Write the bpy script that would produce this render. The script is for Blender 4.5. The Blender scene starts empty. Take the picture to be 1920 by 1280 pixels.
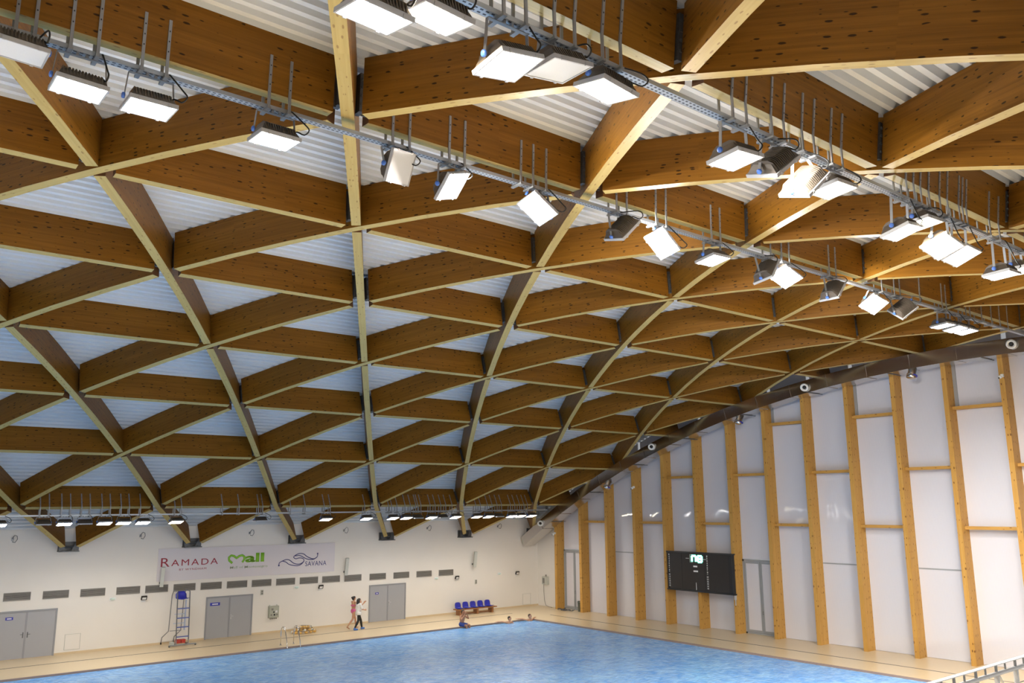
import bpy, bmesh, math, random
from mathutils import Vector, Matrix
random.seed(7)
D = bpy.data
SC = bpy.context.scene
COL = SC.collection
R_ = math.radians

# ------------------------------------------------------------------ camera, world, exposure
CAM = Vector((-37.5483, -43.9392, 6.5483))
YAW, PITCH, ROLL, FPX = 0.678981, 0.192519, -0.0062827, 1567.48
FWD = Vector((math.cos(PITCH)*math.sin(YAW), math.cos(PITCH)*math.cos(YAW), math.sin(PITCH)))
RT0 = Vector((math.cos(YAW), -math.sin(YAW), 0))
UP0 = RT0.cross(FWD)
RT = math.cos(ROLL)*RT0 + math.sin(ROLL)*UP0
UP = -math.sin(ROLL)*RT0 + math.cos(ROLL)*UP0
cd = D.cameras.new('camera')
cam = D.objects.new('camera', cd)
COL.objects.link(cam)
cd.sensor_width = 36.0
cd.lens = FPX*36.0/1920.0
cd.clip_end = 400
cam.matrix_world = Matrix(((RT.x, UP.x, -FWD.x, CAM.x), (RT.y, UP.y, -FWD.y, CAM.y), (RT.z, UP.z, -FWD.z, CAM.z), (0, 0, 0, 1)))
SC.camera = cam

w = D.worlds.new('hall_ambient')
SC.world = w
w.use_nodes = True
w.node_tree.nodes['Background'].inputs[0].default_value = (0.96, 0.97, 1.0, 1)
w.node_tree.nodes['Background'].inputs[1].default_value = 0.32
SC.view_settings.view_transform = 'Standard'
SC.view_settings.look = 'None'
SC.view_settings.gamma = 1.0
SC.view_settings.use_curve_mapping = False
SC.view_settings.exposure = 0.12
LENS_GLOW = 34.0       # radiance of a lit lens itself
W_LOW, W_HIGH, W_STAND = 31.0, 375.0, 500.0   # watts of a wall-rail, crown-rail and stand-rail floodlight
SPREAD = math.radians(156)

# ------------------------------------------------------------------ helpers
def tag(o, label=None, cat=None, group=None, kind=None):
    if label: o['label'] = label
    if cat: o['category'] = cat
    if group: o['group'] = group
    if kind: o['kind'] = kind
    return o

def empty(name, loc=(0, 0, 0), rz=0.0):
    o = D.objects.new(name, None)
    COL.objects.link(o)
    o.empty_display_size = 0.2
    o.location = loc
    o.rotation_euler = (0, 0, rz)
    return o

def mesh_obj(name, me, parent=None, mat=None):
    o = D.objects.new(name, me)
    COL.objects.link(o)
    if mat is not None and not me.materials:
        for m in (mat if isinstance(mat, (list, tuple)) else [mat]):
            me.materials.append(m)
    if parent: o.parent = parent
    return o

class MB:
    """collects shapes into one mesh"""
    def __init__(s):
        s.v, s.f, s.m, s.uv = [], [], [], {}
    def add(s, vs, fs, mi=0, M=None):
        b = len(s.v)
        s.v += [tuple(M @ Vector(p)) if M is not None else tuple(p) for p in vs]
        for f in fs:
            s.f.append([b+i for i in f]); s.m.append(mi)
        return s
    def box(s, x0, x1, y0, y1, z0, z1, mi=0, M=None):
        vs = [(x, y, z) for z in (z0, z1) for y in (y0, y1) for x in (x0, x1)]
        fs = [(0, 2, 3, 1), (4, 5, 7, 6), (0, 1, 5, 4), (2, 6, 7, 3), (0, 4, 6, 2), (1, 3, 7, 5)]
        return s.add(vs, fs, mi, M)
    def bar(s, a, b, w, h, mi=0, up=(0, 0, 1)):
        a, b = Vector(a), Vector(b); d = (b-a).normalized(); u = Vector(up)
        if abs(d.dot(u)) > 0.99: u = Vector((0, 1, 0))
        r = d.cross(u).normalized(); u = r.cross(d)
        vs = []
        for p in (a, b):
            for (i, j) in ((-1, -1), (1, -1), (1, 1), (-1, 1)):
                vs.append(p + r*(i*w/2) + u*(j*h/2))
        return s.add(vs, [(3, 2, 1, 0), (4, 5, 6, 7), (0, 1, 5, 4), (1, 2, 6, 5), (2, 3, 7, 6), (3, 0, 4, 7)], mi)
    def tube(s, pts, r, n=8, mi=0, closed=False, rs=None):
        pts = [Vector(p) for p in pts]; N = len(pts); vs = []; fs = []
        prev = None
        for i, p in enumerate(pts):
            if closed: d = pts[(i+1) % N]-pts[i-1]
            else: d = pts[min(i+1, N-1)]-pts[max(i-1, 0)]
            d.normalize()
            if prev is None:
                u = Vector((0, 0, 1)) if abs(d.z) < 0.9 else Vector((1, 0, 0))
            else: u = prev
            u = (u - d*u.dot(d)).normalized(); prev = u
            q = d.cross(u); rr = rs[i] if rs else r
            vs += [p + (u*math.cos(2*math.pi*k/n)+q*math.sin(2*math.pi*k/n))*rr for k in range(n)]
        for i in range(N if closed else N-1):
            j = (i+1) % N
            for k in range(n):
                fs.append((i*n+k, i*n+(k+1) % n, j*n+(k+1) % n, j*n+k))
        if not closed:
            fs.append(tuple(range(n))[::-1]); fs.append(tuple((N-1)*n+k for k in range(n)))
        return s.add(vs, fs, mi)
    def lathe(s, prof, n=16, mi=0, M=None, cap=True):
        vs = []; fs = []
        for (r, z) in prof:
            vs += [(r*math.cos(2*math.pi*k/n), r*math.sin(2*math.pi*k/n), z) for k in range(n)]
        for i in range(len(prof)-1):
            for k in range(n):
                fs.append((i*n+k, i*n+(k+1) % n, (i+1)*n+(k+1) % n, (i+1)*n+k))
        if cap:
            fs.append(tuple(range(n))[::-1]); fs.append(tuple((len(prof)-1)*n+k for k in range(n)))
        return s.add(vs, fs, mi, M)
    def prism(s, poly, y0, y1, mi=0, M=None):
        """poly in (x,z), extruded along y"""
        n = len(poly)
        vs = [(x, y0, z) for x, z in poly] + [(x, y1, z) for x, z in poly]
        fs = [tuple(range(n)), tuple(range(2*n-1, n-1, -1))] + [(i, i+n, (i+1) % n+n, (i+1) % n) for i in range(n)]
        return s.add(vs, fs, mi, M)
    def mesh(s, name, mats, smooth=False):
        me = D.meshes.new(name)
        me.from_pydata([tuple(p) for p in s.v], [], s.f)
        for m in (mats if isinstance(mats, (list, tuple)) else [mats]): me.materials.append(m)
        me.polygons.foreach_set('material_index', s.m)
        if smooth: me.polygons.foreach_set('use_smooth', [True]*len(me.polygons))
        bm = bmesh.new(); bm.from_mesh(me); bmesh.ops.recalc_face_normals(bm, faces=bm.faces); bm.to_mesh(me); bm.free()
        me.update()
        return me
    def build(s, name, mats, parent=None, smooth=False):
        return mesh_obj(name, s.mesh(name, mats, smooth), parent)

def smooth_path(pts, n=4):
    P = [Vector(p) for p in pts]; out = []
    for i in range(len(P)-1):
        a, b, c, d = P[max(i-1, 0)], P[i], P[i+1], P[min(i+2, len(P)-1)]
        for q in range(n):
            t = q/n
            out.append(0.5*((2*b)+(c-a)*t+(2*a-5*b+4*c-d)*t*t+(3*b-a-3*c+d)*t*t*t))
    out.append(P[-1]); return out

def sphere(mb, c, r, n=10, m=6, mi=0, sc=(1, 1, 1), M=None):
    prof = [(max(1e-4, math.sin(math.pi*i/m)), -math.cos(math.pi*i/m)) for i in range(m+1)]
    T = Matrix.Translation(c) @ Matrix.Diagonal((r*sc[0], r*sc[1], r*sc[2], 1))
    if M is not None: T = M @ T
    mb.lathe(prof, n, mi, T)

# ------------------------------------------------------------------ materials
def mat(name, col, rough=0.5, metal=0.0, spec=0.5, emit=None, es=0.0):
    m = D.materials.new(name); m.use_nodes = True
    b = m.node_tree.nodes['Principled BSDF']
    b.inputs['Base Color'].default_value = (*col, 1)
    b.inputs['Roughness'].default_value = rough
    b.inputs['Metallic'].default_value = metal
    b.inputs['Specular IOR Level'].default_value = spec
    if emit:
        b.inputs['Emission Color'].default_value = (*emit, 1)
        b.inputs['Emission Strength'].default_value = es
    return m
def NT(m): return m.node_tree.nodes, m.node_tree.links, m.node_tree.nodes['Principled BSDF']
def math_node(N, L, op, a, b=None, c=None):
    n = N.new('ShaderNodeMath'); n.operation = op
    for i, x in enumerate((a, b, c)):
        if x is None: continue
        if hasattr(x, 'is_linked') or hasattr(x, 'links'): L.new(x, n.inputs[i])
        else: n.inputs[i].default_value = x
    return n.outputs[0]
def mixc(N, L, f, a, b, mode='MIX'):
    n = N.new('ShaderNodeMix'); n.data_type = 'RGBA'; n.blend_type = mode
    for s, x in ((n.inputs[0], f), (n.inputs[6], a), (n.inputs[7], b)):
        if hasattr(x, 'links'): L.new(x, s)
        elif isinstance(x, (int, float)): s.default_value = x
        else: s.default_value = (*x, 1)
    return n.outputs[2]
def speckle(m, c2, scale=3.0, detail=4.0, amt=0.5, bump=0.0, coord='Object', bscale=None):
    N, L, B = NT(m)
    tc = N.new('ShaderNodeTexCoord')
    n = N.new('ShaderNodeTexNoise'); n.inputs['Scale'].default_value = scale; n.inputs['Detail'].default_value = detail
    L.new(tc.outputs[coord], n.inputs['Vector'])
    f = math_node(N, L, 'MULTIPLY', n.outputs[0], amt)
    L.new(mixc(N, L, f, tuple(B.inputs['Base Color'].default_value)[:3], c2), B.inputs['Base Color'])
    if bump:
        n2 = N.new('ShaderNodeTexNoise'); n2.inputs['Scale'].default_value = bscale or scale; n2.inputs['Detail'].default_value = 2
        L.new(tc.outputs[coord], n2.inputs['Vector'])
        bp = N.new('ShaderNodeBump'); bp.inputs['Strength'].default_value = bump; bp.inputs['Distance'].default_value = 0.02
        L.new(n2.outputs[0], bp.inputs['Height']); L.new(bp.outputs[0], B.inputs['Normal'])
    return m

def wood(name, c_lo, c_hi, knot=(0.05, 0.02, 0.006), rough=0.45, knots=1.0, uv=True):
    m = mat(name, c_hi, rough, spec=0.18); N, L, B = NT(m)
    tc = N.new('ShaderNodeTexCoord'); oi = N.new('ShaderNodeObjectInfo')
    sep = N.new('ShaderNodeSeparateXYZ'); L.new(tc.outputs['UV'], sep.inputs[0])
    u = math_node(N, L, 'MULTIPLY_ADD', oi.outputs['Random'], 41.0, sep.outputs[0])
    v = math_node(N, L, 'MULTIPLY_ADD', oi.outputs['Random'], 13.0, sep.outputs[1])
    def vec(su, sv, w=0.0):
        c = N.new('ShaderNodeCombineXYZ')
        L.new(math_node(N, L, 'MULTIPLY', u, su), c.inputs[0]); L.new(math_node(N, L, 'MULTIPLY', v, sv), c.inputs[1]); c.inputs[2].default_value = w
        return c.outputs[0]
    g = N.new('ShaderNodeTexNoise'); g.inputs['Scale'].default_value = 1; g.inputs['Detail'].default_value = 5; g.inputs['Roughness'].default_value = .62
    L.new(vec(0.9, 26), g.inputs['Vector'])
    g2 = N.new('ShaderNodeTexNoise'); g2.inputs['Scale'].default_value = 1; g2.inputs['Detail'].default_value = 2
    L.new(vec(0.35, 1.2, 4.0), g2.inputs['Vector'])
    lam = N.new('ShaderNodeTexWhiteNoise'); lam.noise_dimensions = '2D'      # tone of each glued lamella
    c = N.new('ShaderNodeCombineXYZ')
    L.new(math_node(N, L, 'FLOOR', math_node(N, L, 'MULTIPLY', v, 24.0)), c.inputs[0])
    L.new(math_node(N, L, 'FLOOR', math_node(N, L, 'MULTIPLY', u, 0.35)), c.inputs[1])
    L.new(c.outputs[0], lam.inputs['Vector'])
    t = math_node(N, L, 'MULTIPLY_ADD', g.outputs[0], 0.75, math_node(N, L, 'MULTIPLY_ADD', lam.outputs[0], 0.22, math_node(N, L, 'MULTIPLY_ADD', g2.outputs[0], 0.5, -0.28)))
    cl = N.new('ShaderNodeClamp'); L.new(t, cl.inputs[0])
    col = mixc(N, L, cl.outputs[0], c_lo, c_hi)
    dn_ = N.new('ShaderNodeTexNoise'); dn_.inputs['Scale'].default_value = 1; L.new(vec(9, 30, 2.0), dn_.inputs['Vector'])
    vo = N.new('ShaderNodeTexVoronoi'); vo.inputs['Scale'].default_value = 1; vo.voronoi_dimensions = '2D'
    L.new(vec(3.4, 10.5), vo.inputs['Vector'])
    s2 = N.new('ShaderNodeSeparateColor'); L.new(vo.outputs['Color'], s2.inputs[0])
    size = math_node(N, L, 'MULTIPLY', math_node(N, L, 'MAXIMUM', math_node(N, L, 'SUBTRACT', s2.outputs[0], 0.30), 0.0), 0.31)
    k = math_node(N, L, 'SUBTRACT', size, math_node(N, L, 'MULTIPLY_ADD', dn_.outputs[0], 0.16, math_node(N, L, 'SUBTRACT', vo.outputs['Distance'], 0.08)))
    k = math_node(N, L, 'MULTIPLY', k, 16.0)
    kc = N.new('ShaderNodeClamp'); L.new(k, kc.inputs[0])
    col = mixc(N, L, math_node(N, L, 'MULTIPLY', kc.outputs[0], 0.9*knots), col, knot)
    L.new(col, B.inputs['Base Color'])
    return m

M = {}
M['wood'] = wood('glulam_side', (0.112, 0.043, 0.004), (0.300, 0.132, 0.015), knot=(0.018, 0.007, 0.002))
M['wood_b'] = wood('glulam_underside', (0.33, 0.24, 0.075), (0.50, 0.40, 0.165), knot=(0.16, 0.08, 0.024), knots=0.7)  # paler bottom timber, with part of the pool's bounce light put into its colour
M['wood_end'] = mat('glulam_end_grain', (0.12, 0.05, 0.015), 0.8)
M['col'] = wood('column_glulam', (0.38, 0.19, 0.04), (0.60, 0.35, 0.095), knot=(0.13, 0.05, 0.012))
M['deck'] = speckle(mat('roof_sheet_white', (0.62, 0.665, 0.71), 0.42), (0.55, 0.59, 0.63), 2.0)
M['steel_dark'] = speckle(mat('dark_steel', (0.10, 0.105, 0.11), 0.5, 0.6), (0.25, 0.25, 0.25), 30)
M['galv'] = speckle(mat('galvanised_steel', (0.30, 0.305, 0.31), 0.45, 0.4), (0.22, 0.225, 0.23), 25)
M['wall'] = speckle(mat('white_plaster', (0.78, 0.745, 0.69), 0.65), (0.70, 0.665, 0.61), 0.9, amt=0.5)
M['wall2'] = M['wall']
M['floor'] = speckle(mat('beige_deck_tile', (0.66, 0.52, 0.33), 0.32), (0.58, 0.45, 0.275), 6.0)
M['line'] = mat('dark_drain_slot', (0.07, 0.06, 0.055), 0.6)
M['coping'] = mat('pool_gutter_brown', (0.30, 0.21, 0.17), 0.5)
M['door'] = speckle(mat('grey_door_paint', (0.36, 0.365, 0.38), 0.45), (0.33, 0.33, 0.35), 2.0)
M['doorf'] = mat('grey_door_frame', (0.27, 0.275, 0.29), 0.45)
M['vent'] = mat('dark_grille', (0.045, 0.042, 0.04), 0.6)
M['slat'] = mat('grille_slat', (0.23, 0.215, 0.19), 0.5)
M['white'] = mat('white_plastic', (0.80, 0.80, 0.78), 0.4)
M['offwhite'] = mat('pale_grey_enamel', (0.50, 0.51, 0.46), 0.45)
M['black'] = mat('black_plastic', (0.012, 0.012, 0.013), 0.4)
M['rubber'] = mat('black_cable', (0.01, 0.01, 0.01), 0.55)
M['blue'] = mat('blue_plastic', (0.03, 0.035, 0.36), 0.35)
M['blueknob'] = mat('blue_knob', (0.06, 0.16, 0.55), 0.4)
M['red'] = mat('red_crate_plastic', (0.62, 0.05, 0.03), 0.45)
M['chrome'] = mat('polished_steel', (0.82, 0.82, 0.82), 0.12, 1.0)
M['alu'] = mat('aluminium_frame', (0.55, 0.56, 0.57), 0.35, 0.6)
M['greyframe'] = mat('grey_powder_coated_frame', (0.30, 0.31, 0.315), 0.4)
M['housing'] = mat('brown_grey_housing', (0.095, 0.076, 0.058), 0.45, 0.2)
M['lampf'] = mat('grey_lamp_frame', (0.40, 0.405, 0.42), 0.45, 0.2)
M['lens_off'] = speckle(mat('frosted_lens_unlit', (0.62, 0.65, 0.68), 0.35), (0.5, 0.53, 0.56), 60)
M['lens_on'] = mat('lit_lens_white', (0.9, 0.9, 0.9), 0.4, emit=(1.0, 0.97, 0.93), es=LENS_GLOW)
M['lens_warm'] = mat('lit_lens_warm', (0.9, 0.9, 0.9), 0.4, emit=(1.0, 0.86, 0.62), es=LENS_GLOW)
M['bench'] = mat('brown_bench_wood', (0.30, 0.13, 0.05), 0.5)
M['banner'] = mat('pale_lilac_banner', (0.66, 0.62, 0.645), 0.55)
M['t_red'] = mat('dark_red_print', (0.30, 0.012, 0.03), 0.5)
M['t_green'] = mat('bright_green_print', (0.22, 0.50, 0.03), 0.5)
M['t_pale'] = mat('pale_green_print', (0.50, 0.56, 0.40), 0.5)
M['t_blue'] = mat('navy_print', (0.03, 0.03, 0.16), 0.5)
M['t_white'] = mat('white_print', (0.75, 0.75, 0.75), 0.5)
M['skin'] = mat('skin', (0.56, 0.30, 0.18), 0.5)
M['skin2'] = mat('tanned_skin', (0.42, 0.20, 0.11), 0.5)
M['hair'] = mat('dark_hair', (0.018, 0.011, 0.008), 0.5)
M['cloth_white'] = mat('white_cotton', (0.80, 0.79, 0.77), 0.8)
M['cloth_black'] = mat('black_leggings', (0.012, 0.013, 0.012), 0.7)
M['pink'] = mat('pink_swimwear', (0.60, 0.10, 0.28), 0.6)
M['trunks'] = mat('blue_swim_trunks', (0.02, 0.05, 0.25), 0.6)
M['shoe'] = mat('blue_shoe_cover', (0.05, 0.16, 0.50), 0.5)
M['gold'] = mat('gold_float', (0.75, 0.45, 0.12), 0.4)
M['bin'] = mat('grey_bin_plastic', (0.16, 0.20, 0.20), 0.5)
M['led'] = mat('green_led', (0.1, 0.8, 0.4), 0.5, emit=(0.15, 1.0, 0.55), es=6.0)
M['board'] = mat('scoreboard_black', (0.016, 0.016, 0.017), 0.25)
M['concrete'] = mat('stand_concrete', (0.16, 0.15, 0.14), 0.8)

# water: blue body with real ripples in the normal
m = mat('pool_water', (0.06, 0.30, 0.72), 0.02); N, L, B = NT(m); M['water'] = m
B.inputs['IOR'].default_value = 1.33; B.inputs['Specular IOR Level'].default_value = 0.22
tc = N.new('ShaderNodeTexCoord')
mp = N.new('ShaderNodeMapping'); mp.inputs['Scale'].default_value = (1, 1, 1); L.new(tc.outputs['Object'], mp.inputs['Vector'])
n1 = N.new('ShaderNodeTexNoise'); n1.inputs['Scale'].default_value = 2.0; n1.inputs['Detail'].default_value = 4; n1.inputs['Distortion'].default_value = 1.2
n2 = N.new('ShaderNodeTexNoise'); n2.inputs['Scale'].default_value = 0.35; n2.inputs['Detail'].default_value = 3
n3 = N.new('ShaderNodeTexNoise'); n3.inputs['Scale'].default_value = 3.8; n3.inputs['Detail'].default_value = 4; n3.inputs['Distortion'].default_value = 0.8
for n in (n1, n2, n3): L.new(mp.outputs[0], n.inputs['Vector'])
f = math_node(N, L, 'MULTIPLY_ADD', n2.outputs[0], 1.1, math_node(N, L, 'MULTIPLY_ADD', n1.outputs[0], 2.2, -1.15))
cl = N.new('ShaderNodeClamp'); L.new(f, cl.inputs[0])
L.new(mixc(N, L, cl.outputs[0], (0.11, 0.36, 0.82), (0.32, 0.60, 0.94)), B.inputs['Base Color'])
bp = N.new('ShaderNodeBump'); bp.inputs['Strength'].default_value = 0.55; bp.inputs['Distance'].default_value = 0.08
n4 = N.new('ShaderNodeTexNoise'); n4.inputs['Scale'].default_value = 7.0; n4.inputs['Detail'].default_value = 2
L.new(mp.outputs[0], n4.inputs['Vector'])
L.new(math_node(N, L, 'MULTIPLY_ADD', n4.outputs[0], 0.30, n3.outputs[0]), bp.inputs['Height']); L.new(bp.outputs[0], B.inputs['Normal'])

# translucent gable sheet: glossy, faintly wavy
m = mat('polycarbonate_sheet', (0.60, 0.59, 0.63), 0.16, spec=0.6); N, L, B = NT(m); M['panel'] = m
B.inputs['Roughness'].default_value = 0.05
tc = N.new('ShaderNodeTexCoord'); oi = N.new('ShaderNodeObjectInfo')
n1 = N.new('ShaderNodeTexNoise'); n1.inputs['Scale'].default_value = 0.55; n1.inputs['Detail'].default_value = 1
ad = N.new('ShaderNodeVectorMath'); ad.operation = 'ADD'; L.new(tc.outputs['Object'], ad.inputs[0]); L.new(oi.outputs['Random'], ad.inputs[1])
L.new(ad.outputs[0], n1.inputs['Vector'])
wv = N.new('ShaderNodeTexWave'); wv.bands_direction = 'Y'; wv.inputs['Scale'].default_value = 5.0
L.new(tc.outputs['Object'], wv.inputs['Vector'])
L.new(mixc(N, L, math_node(N, L, 'MULTIPLY', wv.outputs[0], 0.25), (0.62, 0.61, 0.65), (0.55, 0.545, 0.585)), B.inputs['Base Color'])
bp = N.new('ShaderNodeBump'); bp.inputs['Strength'].default_value = 0.35; bp.inputs['Distance'].default_value = 0.12
L.new(n1.outputs[0], bp.inputs['Height']); L.new(bp.outputs[0], B.inputs['Normal'])

# sheet-metal duct
m = mat('duct_sheet_metal', (0.66, 0.63, 0.60), 0.22, 1.0); M['duct'] = m
speckle(m, (0.55, 0.54, 0.53), 6, bump=0.25, bscale=2.5)

# perforated rail
m = mat('perforated_rail', (0.40, 0.43, 0.46), 0.42, 0.6); N, L, B = NT(m); M['rail'] = m
tc = N.new('ShaderNodeTexCoord'); sp = N.new('ShaderNodeSeparateXYZ'); L.new(tc.outputs['Object'], sp.inputs[0])
fx = math_node(N, L, 'FRACT', math_node(N, L, 'MULTIPLY', sp.outputs[0], 12.0))
fy = math_node(N, L, 'ABSOLUTE', math_node(N, L, 'SUBTRACT', math_node(N, L, 'FRACT', math_node(N, L, 'MULTIPLY', sp.outputs[1], 16.0)), 0.5))
h = math_node(N, L, 'MULTIPLY', math_node(N, L, 'GREATER_THAN', fx, 0.45), math_node(N, L, 'LESS_THAN', fy, 0.22))
L.new(mixc(N, L, h, (0.42, 0.45, 0.48), (0.06, 0.06, 0.065)), B.inputs['Base Color'])

# ------------------------------------------------------------------ roof geometry
CY, CZ, RR, HB = -30.088, -43.966, 56.944, 1.0
X0, AA = -11.7774, 5.61646
STEP = 4.91
def th(j): return R_(-31.6) if j == 0 else R_(-27.55 + STEP*(j-1))
def cyl(x, t, r): return Vector((x, CY - r*math.sin(t), CZ + r*math.cos(t)))
def nodex(j, k): return X0 + AA*k - AA/2*j
def frame(x, t): return Matrix.Translation(cyl(x, t, RR)) @ Matrix.Rotation(t, 4, 'X')
def loc(dx, dt, r): return Vector((dx, -r*math.sin(dt), r*math.cos(dt)-RR))

def in_view(ps, mx=480, my=360):
    for p in ps:
        d = Vector(p)-CAM; z = d.dot(FWD)
        if z < 1.0: continue
        u = 960+FPX*d.dot(RT)/z; v = 640-FPX*d.dot(UP)/z
        if -mx < u < 1920+mx and -my < v < 1280+my: return True
    return False

def beam_mesh(name, a, b, n, ga, gb, width=0.22, h=HB):
    """straight-in-plan glulam from (dx,dt) a to b, gaps ga / gb cut off the ends (metres)"""
    a, b = Vector(a), Vector(b)
    flat = Vector(((b-a).x, (b-a).y*RR)); Ln = flat.length; dr = flat/Ln
    side = Vector((-dr.y, dr.x))
    vs, fs, mi, uvs = [], [], [], []
    for i in range(n+1):
        s = ga + (Ln-ga-gb)*i/n
        c = Vector((a.x + dr.x*s, a.y + dr.y*s/RR))
        for (sd, r) in ((-1, 0), (1, 0), (1, h), (-1, h)):
            q = c + Vector((side.x*sd*width/2, side.y*sd*width/2/RR))
            vs.append(loc(q.x, q.y, RR+r))
    def face(ids, m, uv):
        fs.append(ids); mi.append(m); uvs.extend(uv)
    for i in range(n):
        s0 = ga + (Ln-ga-gb)*i/n; s1 = ga + (Ln-ga-gb)*(i+1)/n
        o, p = i*4, i*4+4
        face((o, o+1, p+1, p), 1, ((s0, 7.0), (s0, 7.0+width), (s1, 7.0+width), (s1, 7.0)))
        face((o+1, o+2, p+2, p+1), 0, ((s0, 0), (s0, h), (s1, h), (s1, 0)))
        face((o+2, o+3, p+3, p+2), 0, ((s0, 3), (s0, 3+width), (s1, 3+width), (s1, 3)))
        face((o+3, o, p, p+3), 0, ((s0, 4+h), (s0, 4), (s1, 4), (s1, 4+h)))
    face((0, 3, 2, 1), 2, ((0, 0),)*4)
    e = n*4
    face((e, e+1, e+2, e+3), 2, ((0, 0),)*4)
    me = D.meshes.new(name); me.from_pydata([tuple(v) for v in vs], [], fs)
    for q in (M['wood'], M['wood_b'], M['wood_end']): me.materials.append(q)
    me.polygons.foreach_set('material_index', mi)
    ul = me.uv_layers.new(name='UVMap')
    k = 0
    for pl in me.polygons:
        for li in pl.loop_indices:
            ul.data[li].uv = uvs[k]; k += 1
    me.update()
    return me

ceiling = tag(empty('ceiling', (-20, CY, CZ+RR+HB)), kind='structure')
ceiling.matrix_world = Matrix.Translation((-20, CY, CZ+RR+HB))
CINV = ceiling.matrix_world.inverted()
def roof_part(name, me, x, t):
    o = mesh_obj(name, me, ceiling)
    o.matrix_parent_inverse = CINV
    o.matrix_world = frame(x, t)
    return o

ST = R_(STEP); ST0 = th(1)-th(0)
JMAX = 11
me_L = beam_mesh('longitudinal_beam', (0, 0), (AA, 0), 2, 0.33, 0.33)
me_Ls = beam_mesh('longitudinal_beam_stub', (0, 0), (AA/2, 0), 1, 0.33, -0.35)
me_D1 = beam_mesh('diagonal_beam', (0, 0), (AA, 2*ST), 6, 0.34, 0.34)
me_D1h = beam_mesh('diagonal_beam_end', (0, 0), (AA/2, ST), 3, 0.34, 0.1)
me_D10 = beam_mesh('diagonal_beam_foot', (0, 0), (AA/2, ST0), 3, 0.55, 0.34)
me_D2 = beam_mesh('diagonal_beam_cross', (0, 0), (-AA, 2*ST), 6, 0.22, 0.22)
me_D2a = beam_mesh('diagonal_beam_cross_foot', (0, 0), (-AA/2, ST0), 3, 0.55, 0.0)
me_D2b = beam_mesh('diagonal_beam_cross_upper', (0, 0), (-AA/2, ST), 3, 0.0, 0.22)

mb = MB()   # steel node connector (in node frame: x along hall, z radial)
for s in (-1, 1):
    mb.box(s*0.20-0.05, s*0.20+0.05, -0.10, 0.10, 0.16, 0.86)
    mb.box(s*0.31-0.07, s*0.31+0.07, -0.016, 0.016, 0.14, 0.88)
    for q in (0.3, 0.45, 0.6, 0.75):
        mb.box(s*0.20-0.025, s*0.20+0.025, -0.125, 0.125, q-0.02, q+0.02)
me_con = mb.mesh('steel_connector', M['steel_dark'])
mb = MB()   # bolted steel shoe at the wall supports (world axes)
mb.box(-0.42, 0.42, -0.5, 0.0, -0.02, 0.03)
mb.box(-0.40, 0.40, -0.06, 0.0, 0.0, 0.42)
for s in (-1, 1):
    mb.prism([(s*0.10, 0.03), (s*0.42, 0.03), (s*0.42, 0.45), (s*0.30, 0.40)], -0.34, -0.31)
    mb.prism([(s*0.10, 0.03), (s*0.42, 0.03), (s*0.42, 0.45), (s*0.30, 0.40)], -0.16, -0.13)
    mb.box(s*0.25-0.03, s*0.25+0.03, -0.42, -0.36, 0.03, 0.07)
mb.tube([(-0.38, -0.24, 0.2), (0.38, -0.24, 0.2)], 0.05, 8)
me_shoe = mb.mesh('steel_shoe', M['steel_dark'])

def bay_pts(x, t, dx, dt):
    return [cyl(x+dx*q/4, t+dt*q/4, RR+hh) for q in range(5) for hh in (0, HB)]
for j in range(0, JMAX+1):
    for k in range(-8, 10):
        x = nodex(j, k); t = th(j)
        if x > -0.3 or x < -48: continue
        if j >= 1:
            if x+AA <= -0.3:
                if in_view(bay_pts(x, t, AA, 0)): roof_part('longitudinal_beam', me_L, x, t)
            elif x+AA/2 <= -0.3:
                if in_view(bay_pts(x, t, AA/2, 0)): roof_part('longitudinal_beam', me_Ls, x, t)
            if in_view([cyl(x, t, RR), cyl(x, t, RR+1)]): roof_part('steel_connector', me_con, x, t)
        if j == 0:
            if in_view(bay_pts(x, t, AA, ST*2)+bay_pts(x, t, -AA, ST*2)):
                if x+AA/2 <= -0.3: roof_part('diagonal_beam', me_D10, x, t)
                roof_part('diagonal_beam', me_D2a, x, t)
                roof_part('diagonal_beam', me_D2b, x-AA/2, th(1))
                s = mesh_obj('steel_shoe', me_shoe, ceiling)
                s.matrix_parent_inverse = CINV
                s.matrix_world = Matrix.Translation((x, 0.0, 4.56)) @ Matrix.Diagonal((1, 0.42 if x > -1.0 else 1.0, 1, 1))   # the shoe behind the duct is shallow
        elif j % 2 == 1:
            if x+AA <= -0.3:
                if in_view(bay_pts(x, t, AA, 2*ST)): roof_part('diagonal_beam', me_D1, x, t)
            elif x+AA/2 <= -0.3:
                if in_view(bay_pts(x, t, AA/2, ST)): roof_part('diagonal_beam', me_D1h, x, t)
        else:
            if in_view(bay_pts(x, t, -AA, 2*ST)): roof_part('diagonal_beam', me_D2, x, t)

# corrugated sheets, one per row of bays, ribs running along the hall
def sheet(t0, t1):
    per = 0.30
    n = max(1, round((t1-t0)*(RR+HB)/per)); dt = (t1-t0)/n
    prof = []
    for i in range(n):
        for (q, r) in ((0.0, 0.0), (0.40, 0.0), (0.52, 0.12), (0.88, 0.12)):
            prof.append((t0+dt*(i+q), RR+HB+r))
    prof.append((t1, RR+HB))
    mb = MB(); vs = []
    for (t, r) in prof:
        vs += [cyl(-60, t, r), cyl(0.16, t, r)]
    mb.add(vs, [(2*i, 2*i+1, 2*i+3, 2*i+2) for i in range(len(prof)-1)])
    o = mb.build('corrugated_sheet', M['deck'], ceiling)
    o.matrix_parent_inverse = CINV
tw = -math.asin(30.088/(RR+HB))
sheet(tw-R_(0.25), th(1))
for j in range(1, 13): sheet(th(j), th(j+1))

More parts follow.
